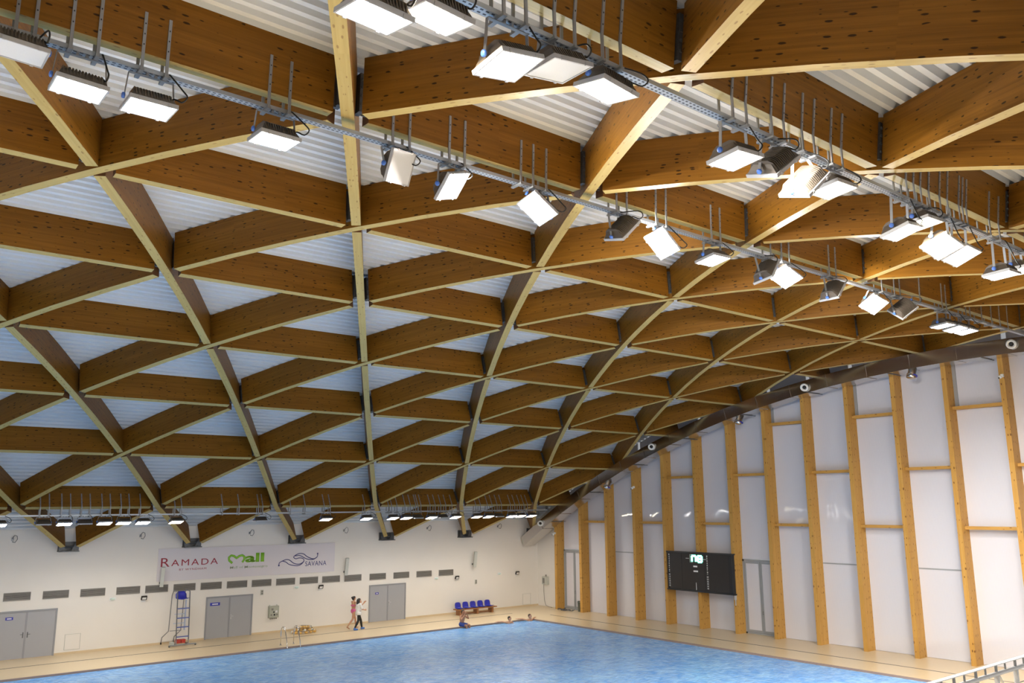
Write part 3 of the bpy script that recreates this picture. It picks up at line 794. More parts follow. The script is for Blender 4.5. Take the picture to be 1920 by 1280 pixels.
# ------------------------------------------------------------------ lighting rails and floodlights
RAILS = {
 'wall': (cyl(0, th(1), RR).y, cyl(0, th(1), RR).z-0.30, -58, -2.4, 1),
 'apex': (cyl(0, th(7), RR).y, cyl(0, th(7), RR).z-0.21, -58, -2.6, 7),
 'near': (cyl(0, th(8), RR).y, cyl(0, th(8), RR).z-0.33, -58, -2.6, 8),
 'stand': (cyl(0, th(12), RR).y, cyl(0, th(12), RR).z-0.30, -58, -2.4, 12)}
RLAB = {'wall': 'the wall-side rail', 'apex': 'the crown rail', 'near': 'the stand-side crown rail', 'stand': 'the rail over the stand'}
def lamp_parts():
    p = {}
    mb = MB()
    a, b = 0.33, 0.29
    for r in ((-a, a, -b, -b+0.022), (-a, a, b-0.022, b), (-a, -a+0.022, -b+0.022, b-0.022), (a-0.022, a, -b+0.022, b-0.022)): mb.box(r[0], r[1], r[2], r[3], -0.01, 0.05)
    for (x, y) in ((-0.2, -b), (0.2, -b), (-0.2, b), (0.2, b)): mb.box(x-0.02, x+0.02, y-0.012, y+0.012, -0.018, 0.03)
    p['frame'] = mb.mesh('frame', M['lampf'])
    mb = MB(); mb.box(-a+0.022, a-0.022, -b+0.022, b-0.022, 0.0, 0.015)
    p['lens'] = mb.mesh('lens', M['lens_on'])
    mb = MB(); vs = []
    for (hx, hy, z) in ((0.31, 0.27, 0.045), (0.29, 0.235, 0.10), (0.25, 0.17, 0.18), (0.20, 0.12, 0.21)):
        vs += [(-hx, -hy, z), (hx, -hy, z), (hx, hy, z), (-hx, hy, z)]
    fs = [(0, 3, 2, 1), (12, 13, 14, 15)]
    for i in range(3):
        for k in range(4): fs.append((i*4+k, i*4+(k+1) % 4, i*4+4+(k+1) % 4, i*4+4+k))
    mb.add(vs, fs); p['housing'] = mb.mesh('housing', M['housing'])
    mb = MB()
    for i in range(13):
        x = -0.24+i*0.04
        mb.prism([(-0.262, 0.07), (-0.20, 0.19), (-0.12, 0.235), (0.12, 0.235), (0.20, 0.19), (0.262, 0.07)], x-0.007, x+0.007, 0, Matrix(((0, 1, 0, 0), (1, 0, 0, 0), (0, 0, 1, 0), (0, 0, 0, 1))))
    p['fins'] = mb.mesh('cooling_fins', M['housing'])
    mb = MB(); mb.lathe([(0.04, -0.01), (0.045, 0.0), (0.045, 0.02), (0.03, 0.03)], 12)
    p['knob'] = mb.mesh('knob', M['blueknob'], True)
    return p
LP = lamp_parts()
LIGHTS = {}
LENS = {}
for k_, m_ in (('on', 'lens_on'), ('warm', 'lens_warm'), ('off', 'lens_off')):
    me = LP['lens'].copy(); me.materials.clear(); me.materials.append(M[m_]); LENS[k_] = me
def floodlight(rail, c, nrm, state, label, group, size=1.0, reach=0.16):
    ry, rz = RAILS[rail][0], RAILS[rail][1]
    c = Vector(c); n = Vector(nrm).normalized()
    root = tag(empty('floodlight', (c.x, ry, rz)), label, 'floodlight', group)
    xa = Vector((1, 0, 0)); xa = (xa-n*xa.dot(n)).normalized(); ya = (-n).cross(xa)
    loc_ = c-Vector((c.x, ry, rz))
    Mh = Matrix(((xa.x, ya.x, -n.x, loc_.x), (xa.y, ya.y, -n.y, loc_.y), (xa.z, ya.z, -n.z, loc_.z), (0, 0, 0, 1))) @ Matrix.Scale(size, 4)
    for nm in ('frame', 'housing', 'fins'):
        o = mesh_obj('cooling_fins' if nm == 'fins' else nm, LP[nm], root); o.matrix_local = Mh
    o = mesh_obj('lens', LENS[state], root); o.matrix_local = Mh
    if state != 'off':
        o['label'] = 'glowing lens'
        ld = LIGHTS.get((rail, state))
        if ld is None:
            ld = D.lights.new('floodlight_beam', 'AREA'); ld.shape = 'RECTANGLE'; ld.size = 0.58; ld.size_y = 0.50; ld.spread = SPREAD
            ld.energy = {'wall': W_LOW, 'apex': W_HIGH, 'near': W_HIGH, 'stand': W_STAND}[rail]
            ld.color = (1.0, 0.96, 0.90) if state == 'on' else (1.0, 0.86, 0.66)
            LIGHTS[(rail, state)] = ld
        lo = D.objects.new('beam', ld); COL.objects.link(lo); lo.parent = root; lo.matrix_local = Mh @ Matrix.Translation((0, 0, -0.012))
    for s in (-1, 1):
        k = mesh_obj('knob', LP['knob'], root); k.matrix_local = Mh @ Matrix.Translation((s*0.345, 0, 0.11)) @ Matrix.Rotation(s*math.pi/2, 4, 'Y')
    mb = MB()
    P = [Mh @ Vector((s*0.342, 0, 0.11)) for s in (-1, 1)]
    top = -0.09                                              # strap runs under the hanger cross pieces
    T = [Vector((P[i].x*0.9, 0, top)) for i in (0, 1)]
    for i in (0, 1): mb.bar(P[i], T[i], 0.010, 0.05, up=(0, 1, 0))
    mb.bar(T[0], T[1], 0.05, 0.012)
    xm = (T[0].x+T[1].x)/2
    for q in (-0.06, 0.06): mb.box(xm+q-0.018, xm+q+0.018, -0.03, 0.03, -0.092, -0.043)   # clamps up to the channel
    mb.build('bracket', M['galv'], root)
    mb = MB(); a = Mh @ Vector((0.24, -0.05, 0.16))
    d = Vector((reach, -0.22, 0))
    mb.tube(smooth_path([a, a+d*0.4+Vector((0, 0, 0.03)), a+d*0.9+Vector((0, 0, -0.04)), a+d*1.2+Vector((0, 0, 0.03)), a+d*0.9+Vector((0, 0, 0.14)), Vector((a.x, -0.10, -0.02)), Vector((a.x, -0.05, 0.0))], 3), 0.012, 6)
    mb.build('cable', M['rubber'], root, True)
    return root

def hanger_mesh(drop, t):
    """strips rise beside the rail, then lie on the two faces of the (leaning) beam above it"""
    mb = MB(); N2 = Vector((0, -math.sin(t), math.cos(t))); T2 = Vector((0, math.cos(t), math.sin(t)))
    for s in (-1, 1):
        b = Vector((0, 0, drop)) + T2*(s*0.121)
        u = b+N2*(0.62 if s < 0 else 0.45)
        low = Vector((0, s*0.125, -0.06))
        mb.bar(low, b, 0.044, 0.022, up=(0, 1, 0)); mb.bar(b-N2*0.01, u, 0.044, 0.022, up=T2)
        if s < 0:
            for q in range(3):
                p = b+N2*(0.12+q*0.16)-T2*0.012; mb.bar(p-N2*0.01, p+N2*0.01, 0.016, 0.006, 1, up=T2)
    mb.box(-0.03, 0.03, -0.155, 0.155, -0.085, -0.05)
    return mb.mesh('hanger', [M['galv'], M['black']])
ME_H = {k: hanger_mesh(cyl(0, th(v[4]), RR).z-v[1], th(v[4])) for k, v in RAILS.items()}
RAILO = {}
for nm, (ry, rz, xa, xb, j) in RAILS.items():
    t = empty('lighting_rail', ((-2.5, ry, rz)))
    tag(t, {'wall': 'thin perforated steel lighting rail hung along the white wall side', 'apex': 'long perforated steel lighting rail hung near the roof crown', 'near': 'long perforated steel lighting rail on the spectator side of the crown', 'stand': 'perforated steel lighting rail above the spectator stand'}[nm], 'light rail')
    mb = MB(); L0, L1 = xa+2.5, xb+2.5
    mb.box(L0, L1, -0.06, 0.06, -0.045, -0.035); mb.box(L0, L1, -0.065, -0.058, -0.045, 0.02); mb.box(L0, L1, 0.058, 0.065, -0.045, 0.02)
    mb.build('channel', M['rail'], t)
    mb = MB(); mb.tube([(L0, 0.01, -0.02), ((L0+L1)/2, 0.012, -0.022), (L1, 0.0, -0.02)], 0.02, 6); mb.build('power_cable', M['rubber'], t)
    if nm != 'near':
        mb = MB(); mb.box(L1-0.02, L1+0.05, -0.1, 0.1, -0.06, 0.22); mb.build('end_bracket', M['steel_dark'], t)
    RAILO[nm] = t
HX = {k: [] for k in RAILS}
def hang(rail, x, tilt=0.0):
    if not (-47 < x < -2.4) or any(abs(x-q) < 0.1 for q in HX[rail]): return
    j = RAILS[rail][4]; g = (x-nodex(j, 0))/AA; xn = nodex(j, 0)+AA*round(g)
    if abs(x-xn) < 0.72: x = xn+(0.72 if x > xn else -0.72)
    if x > -2.6 or any(abs(x-q) < 0.08 for q in HX[rail]): return
    HX[rail].append(x)
    h = mesh_obj('hanger', ME_H[rail], RAILO[rail]); h.location = (x+2.5, 0, 0); h.rotation_euler = (0, 0, 0)

A, O, Wm = 'on', 'off', 'warm'
dn = (0, -0.05, -1)
# lens centre, lens normal, state
LA = [(-36.28, 12.38, (-0.03, 0.06, -1), O, -0.16), (-35.51, 12.16, (-0.03, 0.04, -1), A), (-34.59, 12.16, (0.01, 0.03, -1), A), (-32.70, 12.20, (0, 0.06, -1), A),
 (-30.46, 12.29, (0.40, -0.80, -0.40), O, -0.14), (-29.27, 12.28, (0.44, -0.57, -0.69), A), (-27.27, 12.28, (-0.58, -0.145, -0.80), A, -0.04), (-24.95, 12.27, (0.74, 0.15, -0.65), A, -0.14),
 (-23.67, 12.25, (-0.70, -0.12, -0.69), A, -0.11), (-21.71, 12.24, (0.04, -0.15, -0.99), A), (-19.71, 12.24, (0.74, -0.1, -0.66), A, -0.12), (-18.83, 12.29, (-0.40, -0.29, -0.87), A, -0.09),
 (-16.56, 12.24, (0.74, 0.0, -0.67), A, -0.08), (-14.19, 12.26, (-0.33, -0.48, -0.81), A), (-12.95, 12.25, (0.75, 0.4, -0.5), O, -0.24), (-9.81, 12.18, (0.05, -0.1, -0.99), A), (-8.90, 12.19, (0, -0.15, -0.99), A), (-8.10, 12.20, (0, -0.12, -0.99), A)]
LN = [(-33.66, 11.58, (-0.04, 0.2, -0.98), A), (-32.88, 11.86, (-0.05, 0.2, -0.97), Wm, 0.00), (-31.85, 11.64, (0.19, -0.11, -0.98), A), (-31.05, 11.86, (0.15, 0.02, -0.98), O, 0.00),
 (-30.22, 11.85, (-0.09, 0.2, -0.97), Wm, 0.00), (-27.48, 11.61, (0.09, -0.08, -0.99), A), (-26.48, 11.76, (0.66, 0.22, -0.72), A), (-25.62, 11.66, (0.72, 0.20, -0.66), O), (-24.75, 11.79, (0.05, -0.1, -0.99), Wm),
 (-22.38, 11.52, (0.1, -0.24, -0.96), A), (-21.55, 11.86, (0.05, -0.1, -0.99), Wm), (-20.75, 11.55, (-0.25, -0.31, -0.92), A), (-19.89, 11.52, (-0.06, -0.36, -0.93), A), (-17.94, 11.44, (0.04, -0.06, -1), A), (-17.00, 11.69, (0, 0, -1), Wm),
 (-14.6, 11.75, dn, A), (-12.6, 11.75, (0.2, 0.2, -0.95), A), (-10.6, 11.75, dn, A)]
LW = [(x, 5.84, (0, -0.25, -0.97) if s != O else (0, 0.05, -1), s) for x, s in ((-32.0, A), (-30.4, O), (-29.59, A), (-28.82, O), (-28.01, A), (-27.23, A), (-26.42, A), (-24.97, Wm), (-20.96, O), (-17.48, Wm), (-15.13, A), (-13.5, A), (-12.65, A), (-11.96, O), (-11.01, A), (-10.29, O), (-9.36, A), (-7.84, Wm), (-6.98, A), (-6.26, O), (-5.24, A), (-4.53, Wm), (-3.68, A))]
NAMES = {A: 'lit white floodlight', Wm: 'warm glowing floodlight', O: 'unlit pale floodlight'}
FARX = (-39.5, -42.5, -45.5, -48.5, -51.5, -54.5)
LA += [(x, 12.25, dn, A) for x in FARX]; LN += [(x, 11.75, dn, A) for x in FARX]; LW += [(x, 5.84, dn, A) for x in FARX]
LS = [(-13.0-2.1*i, RAILS['stand'][1]-0.4, (0.1, 0.35, -0.93), A) for i in range(21)]
for rail, lst in (('apex', LA), ('near', LN), ('wall', LW), ('stand', LS)):
    order = sorted(lst, key=lambda q: -q[0])
    xs = [q[0] for q in order]
    for i, (x, z, n, s, *off) in enumerate(order):
        y = RAILS[rail][0] + (off[0] if off else 0.0)
        room = i == 0 or xs[i-1]-x > 1.1
        way = 'facing down' if n[2] < -0.93 else ('facing the gable' if n[0] > 0.3 else ('facing away' if n[0] < -0.3 else 'tilted sideways'))
        floodlight(rail, (x, y, z), n, s, '%s %s, %s from the gable on %s' % (NAMES[s], way, ORD[i], RLAB[rail]), 'floodlights on ' + RLAB[rail], 0.86 if rail == 'wall' else 1.0, 0.16 if room else 0.04)
        hang(rail, x-0.17); hang(rail, x+0.17)
for x in (-27.75, -7.9, -7.0, -6.2, -5.5, -4.8, -11.5): hang('apex', x)
for x in (-22.3, -22.0, -19.9, -18.6, -18.2, -15.6, -13.6): hang('near', x)
for x in (-22.9, -22.1, -19.6, -18.7, -14.2, -12.0): hang('wall', x)
# ------------------------------------------------------------------ pool-side furniture
# lifeguard chair
t = tag(empty('lifeguard_chair', (-23.55, -1.1, 0)), 'tall steel lifeguard chair with blue seat and blue steps on wheels', 'lifeguard chair')
for s, xb in ((-1, -0.22), (1, 0.36)):
    mb = MB(); mb.tube([(s*0.29+0.04, -0.12, 0.28), (s*0.29-0.02, -0.10, 2.52)], 0.026, 8)
    mb.build('front_rail', M['steel_dark'], t)
    mb = MB(); mb.tube([(s*0.29-0.02, -0.10, 2.52), (s*0.29-0.08, 0.32, 2.56), (s*0.29-0.10, 0.46, 2.3), (s*0.29-0.08, 0.72, 0.62), (s*0.29-0.30, 0.95, 0.32), (s*0.29-0.32, 0.98, 0.08)], 0.024, 8)
    mb.build('rear_leg', M['galv'], t, True)
    mb = MB(); mb.lathe([(0.05, -0.02), (0.05, 0.02)], 10, 0, Matrix.Translation((s*0.29-0.32, 0.98, 0.05)) @ Matrix.Rotation(math.pi/2, 4, 'Y')); mb.build('wheel', M['black'], t)
for z, x in ((0.43, 0.035), (0.87, 0.025), (1.29, 0.012), (1.73, 0.0)):
    mb = MB(); mb.box(x-0.29, x+0.29, -0.17, -0.05, z-0.02, z+0.02); mb.build('step', mat('step_blue', (0.10, 0.13, 0.38), 0.5), t)
mb = MB(); mb.box(-0.60, 0.68, -0.22, -0.17, 0.05, 0.10); mb.box(-0.28, -0.22, -0.2, 0.5, 0.06, 0.12); mb.box(0.30, 0.36, -0.2, 0.5, 0.06, 0.12); mb.bar((-0.25, -0.12, 0.1), (-0.25, -0.12, 0.3), 0.04, 0.04); mb.bar((0.33, -0.12, 0.1), (0.33, -0.12, 0.3), 0.04, 0.04)
mb.bar((-0.3, 0.75, 0.62), (0.25, 0.75, 0.62), 0.03, 0.03)
mb.build('base_frame', M['galv'], t)
for x in (-0.57, 0.65):
    mb = MB(); mb.lathe([(0.045, -0.015), (0.045, 0.015)], 10, 0, Matrix.Translation((x, -0.195, 0.045)) @ Matrix.Rotation(math.pi/2, 4, 'X')); mb.build('wheel', M['black'], t)
mb = MB()   # moulded seat shell
vs = []
prof = [(-0.12, 2.15), (0.05, 2.12), (0.22, 2.14), (0.30, 2.22), (0.34, 2.36), (0.36, 2.50)]
for (y, z) in prof:
    wd = 0.26 if z < 2.45 else 0.16
    for q in range(5):
        u = -1+q*0.5; vs.append((u*wd-0.02, y-0.03*abs(u)*(1 if z > 2.2 else 0), z+0.04*abs(u)*(1 if z < 2.2 else 0)))
fs = [(i*5+q, i*5+q+1, i*5+q+6, i*5+q+5) for i in range(5) for q in range(4)]
mb.add(vs, fs)
o = mb.build('seat', M['blue'], t, True); sm = o.modifiers.new('s', 'SOLIDIFY'); sm.thickness = 0.025
mb = MB(); mb.box(0.17, 0.20, 0.05, 0.2, 0.7, 2.1); mb.box(-0.26, 0.24, 0.3, 0.33, 1.42, 1.45); mb.box(-0.26, 0.24, 0.4, 0.43, 0.98, 1.01); mb.build('brace', mat('pale_blue_tube', (0.45, 0.52, 0.68), 0.4), t)
for x in (-0.08, 0.14):
    mb = MB(); mb.box(x-0.10, x+0.09, -0.02, 0.25, 0.12, 0.26); mb.box(x-0.11, x+0.10, -0.03, 0.26, 0.25, 0.28); mb.build('ballast_box', M['red'], t)
mb = MB(); mb.box(-0.46, -0.30, -0.05, 0.2, 0.02, 0.2); mb.build('counterweight', M['offwhite'], t)

# bench with five blue seats
t = tag(empty('team_bench', (-5.75, -0.78, 0)), 'brown wooden bench with five blue plastic seats against the white wall', 'bench')
mb = MB(); mb.box(-1.48, 1.50, -0.25, 0.25, 0.30, 0.36); mb.build('plank', M['bench'], t)
for x in (-1.25, 0.05, 1.2):
    mb = MB(); mb.box(x-0.06, x+0.06, -0.2, 0.2, 0.0, 0.30); mb.build('leg', M['bench'], t)
mb = MB(); mb.box(-1.3, 1.25, -0.06, 0.06, 0.04, 0.11); mb.build('stretcher', M['bench'], t)
def seat_shell():
    mb = MB(); vs = []
    prof = [(-0.22, 0.40), (-0.10, 0.375), (0.08, 0.375), (0.16, 0.40), (0.20, 0.48), (0.225, 0.60), (0.24, 0.70), (0.245, 0.74)]
    for (y, z) in prof:
        wd = 0.215 if z < 0.68 else (0.19 if z < 0.72 else 0.12)
        for q in range(7):
            u = -1+q/3.0; e = abs(u)**2
            vs.append((u*wd, y-(0.05*e if z > 0.45 else 0), z+(0.035*e if z < 0.45 else 0)))
    mb.add(vs, [(i*7+q, i*7+q+1, i*7+q+8, i*7+q+7) for i in range(7) for q in range(6)])
    me = mb.mesh('seat', M['blue'], True); return me
ss = seat_shell()
for i in range(5):
    o = mesh_obj('seat', ss, t); o.location = (-1.20+i*0.56, 0.0, -0.012)
    sm = o.modifiers.new('s', 'SOLIDIFY'); sm.thickness = 0.02

# pool ladder handrails
t = tag(empty('pool_ladder', (-19.5, -4.6, 0)), 'pair of polished steel pool ladder handrails arching over the pool edge', 'pool ladder')
for x in (-0.33, 0.33):
    mb = MB(); pts = [(x, 0.42, 0.0), (x, 0.42, 0.55)] + [(x, 0.17+0.25*math.cos(a*math.pi/8), 0.62+0.25*math.sin(a*math.pi/8)) for a in range(0, 7)] + [(x, -0.10, 0.62), (x, -0.28, 0.25), (x, -0.36, -0.05), (x, -0.36, -0.5)]
    mb.tube(pts, 0.024, 8); mb.build('handrail', M['chrome'], t, True)
    mb = MB(); mb.lathe([(0.06, 0.0), (0.055, 0.02), (0.03, 0.03)], 12, 0, Matrix.Translation((x, 0.42, 0))); mb.build('floor_flange', M['chrome'], t, True)
for z in (-0.2, -0.45):
    mb = MB(); mb.box(-0.33, 0.33, -0.42, -0.32, z-0.02, z+0.02); mb.build('tread', M['chrome'], t)

# heap of coiled lane rope
t = tag(empty('lane_rope_heap', (-17.2, -1.1, 0)), 'heap of gold and white lane rope floats lying on the deck', 'lane rope')
rr = random.Random(3)
for i in range(64):
    a = i*0.52; lay = i//24; rad = 0.62-0.16*lay+0.06*math.sin(i*1.7)
    mb = MB()
    o = None
    if i == 0:
        fb = MB(); fb.lathe([(0.02, -0.055), (0.052, -0.05), (0.06, 0.0), (0.052, 0.05), (0.02, 0.055)], 10)
        FLG = fb.mesh('float_gold', M['gold'], True); FLW = fb.mesh('float_white', M['white'], True)
    o = mesh_obj('rope_float', FLG if i % 5 else FLW, t)
    o.location = (rad*math.cos(a)*0.95, rad*0.62*math.sin(a), 0.06+0.105*lay)
    o.rotation_euler = (math.pi/2+0.2*rr.uniform(-1, 1), 0.2*rr.uniform(-1, 1), math.atan2(0.62*math.cos(a), -0.95*math.sin(a))+math.pi/2)
mb = MB(); mb.tube([(0.62*math.cos(i*0.26)*0.95*(1-0.004*i), 0.38*math.sin(i*0.26)*(1-0.004*i), 0.06+0.0035*i) for i in range(80)], 0.012, 5); mb.build('rope', M['steel_dark'], t, True)

# ------------------------------------------------------------------ spectator stand edge and its railing
tag(MB().box(-60, -0.57, -60, -37.95, 0.0, 2.9).build('floor_stand', M['concrete']), kind='structure')
ry, rz = -37.80, 4.0
t = tag(empty('stand_railing', (-22, -37.98, 2.9)), 'brushed steel railing with a flat handrail and close posts at the spectator stand', 'railing')
mb = MB(); mb.box(-10, 8, 0.145, 0.215, 1.09, 1.105); mb.build('handrail', M['greyframe'], t)
mb = MB(); mb.tube([(-10, 0.18, 0.955), (8, 0.18, 0.955)], 0.035, 10); mb.build('upper_tube', M['galv'], t, True)
for z in (0.72, 0.50, 0.28):
    mb = MB(); mb.tube([(-10, 0.18, z), (8, 0.18, z)], 0.008, 6); mb.build('wire', M['steel_dark'], t)
i = 0; x = -9.6
while x < 7.9:
    mb = MB(); mb.box(x-0.03, x+0.03, 0.15, 0.21, -0.05, 0.93); mb.box(x-0.05, x+0.05, 0.0, 0.21, -0.1, 0.04); mb.build('post', M['galv'], t)
    mb = MB(); mb.box(x-0.02, x+0.02, 0.165, 0.195, 0.98, 1.095); mb.build('standoff', M['steel_dark'], t)
    mb = MB(); mb.box(x+0.33, x+0.36, 0.17, 0.19, 0.98, 1.095); mb.build('standoff', M['steel_dark'], t)
    if i % 3 == 0:
        mb = MB(); mb.bar((x+0.06, 0.17, 0.92), (x+0.5, -0.0, 0.0), 0.05, 0.012); mb.build('brace', M['galv'], t)
    x += 0.74; i += 1

# ------------------------------------------------------------------ people
def capsules(lst, name, vox, smooth=6):
    mb = MB()
    for (p0, r0, p1, r1) in lst:
        p0, p1 = Vector(p0), Vector(p1); d = p1-p0; Ld = d.length
        if Ld < 1e-5: d = Vector((0, 0, 1)); Ld = 1e-4
        q = Vector((0, 0, 1)).rotation_difference(d.normalized()).to_matrix().to_4x4()
        prof = [(r0*max(0.03, math.sin(a*math.pi/8)), -r0*math.cos(a*math.pi/8)) for a in range(0, 5)] + [(r1*max(0.03, math.sin(a*math.pi/8)), Ld-r1*math.cos(a*math.pi/8)) for a in range(4, 9)]
        mb.lathe(prof, 12, 0, Matrix.Translation(p0) @ q)
    me = mb.mesh(name, M['skin'])
    ob = D.objects.new(name, me); COL.objects.link(ob)
    md = ob.modifiers.new('r', 'REMESH'); md.mode = 'VOXEL'; md.voxel_size = vox; md.use_smooth_shade = True
    if smooth:
        s = ob.modifiers.new('s', 'SMOOTH'); s.iterations = smooth; s.factor = 0.5
    dg = bpy.context.evaluated_depsgraph_get()
    out = D.meshes.new_from_object(ob.evaluated_get(dg)); out.name = name
    D.objects.remove(ob)
    out.materials.clear()
    return out
def lerp(a, b, q): return Vector(a)*(1-q)+Vector(b)*q
def hand(wrist, d, palm_n, curl=0.5, side=1):
    """palm + five fingers leaving the wrist along d"""
    wrist, d, pn = Vector(wrist), Vector(d).normalized(), Vector(palm_n).normalized()
    lat = d.cross(pn).normalized()*side
    c = []
    for k in (-1, 0, 1): c.append((wrist+lat*k*0.022, 0.018, wrist+d*0.085+lat*k*0.026, 0.016))
    for k, ln in zip((-1.5, -0.5, 0.5, 1.5), (0.062, 0.08, 0.075, 0.058)):
        b = wrist+d*0.09+lat*k*0.021
        m1 = b+(d*(1-0.3*curl)+pn*0.6*curl).normalized()*ln*0.55
        e = m1+(d*(1-0.9*curl)+pn*1.0*curl).normalized()*ln*0.45
        c += [(b, 0.0095, m1, 0.009), (m1, 0.009, e, 0.008)]
    b = wrist+d*0.03-lat*0.03
    m1 = b+(d*0.7-lat*0.7+pn*0.2).normalized()*0.04; e = m1+(d*0.9-lat*0.2+pn*0.3).normalized()*0.032
    c += [(b, 0.012, m1, 0.011), (m1, 0.011, e, 0.009)]
    return c
def head(c, fw, up=(0, 0, 1), s=1.0):
    """head with brow, nose, chin, ears; c = centre"""
    c, f, u = Vector(c), Vector(fw).normalized(), Vector(up).normalized()
    u = (u-f*u.dot(f)).normalized(); l = u.cross(f)
    P = lambda a, b, h: c+f*a*s+l*b*s+u*h*s
    cap = [(P(-0.02, 0, 0.03), 0.088*s, P(0.015, 0, 0.03), 0.082*s), (P(0.02, 0, -0.02), 0.068*s, P(0.045, 0, -0.085), 0.035*s),
           (P(0.085, 0, 0.0), 0.010*s, P(0.103, 0, -0.03), 0.013*s), (P(0.078, -0.03, 0.022), 0.014*s, P(0.078, 0.03, 0.022), 0.014*s), (P(0.075, -0.018, -0.062), 0.010*s, P(0.075, 0.018, -0.062), 0.010*s)]
    for sd in (-1, 1): cap.append((P(-0.005, sd*0.084, 0.02), 0.016*s, P(-0.012, sd*0.088, -0.02), 0.012*s))
    return cap
def face_parts(parent, c, fw, up=(0, 0, 1)):
    c, f, u = Vector(c), Vector(fw).normalized(), Vector(up).normalized()
    u = (u-f*u.dot(f)).normalized(); l = u.cross(f)
    for sd in (-1, 1):
        mb = MB(); sphere(mb, c+f*0.080+l*sd*0.031+u*0.0, 0.012, 8, 5); mb.build('eye', M['hair'], parent, True)
def obj_skin(name, me, parent, m):
    me.materials.append(m); return mesh_obj(name, me, parent)

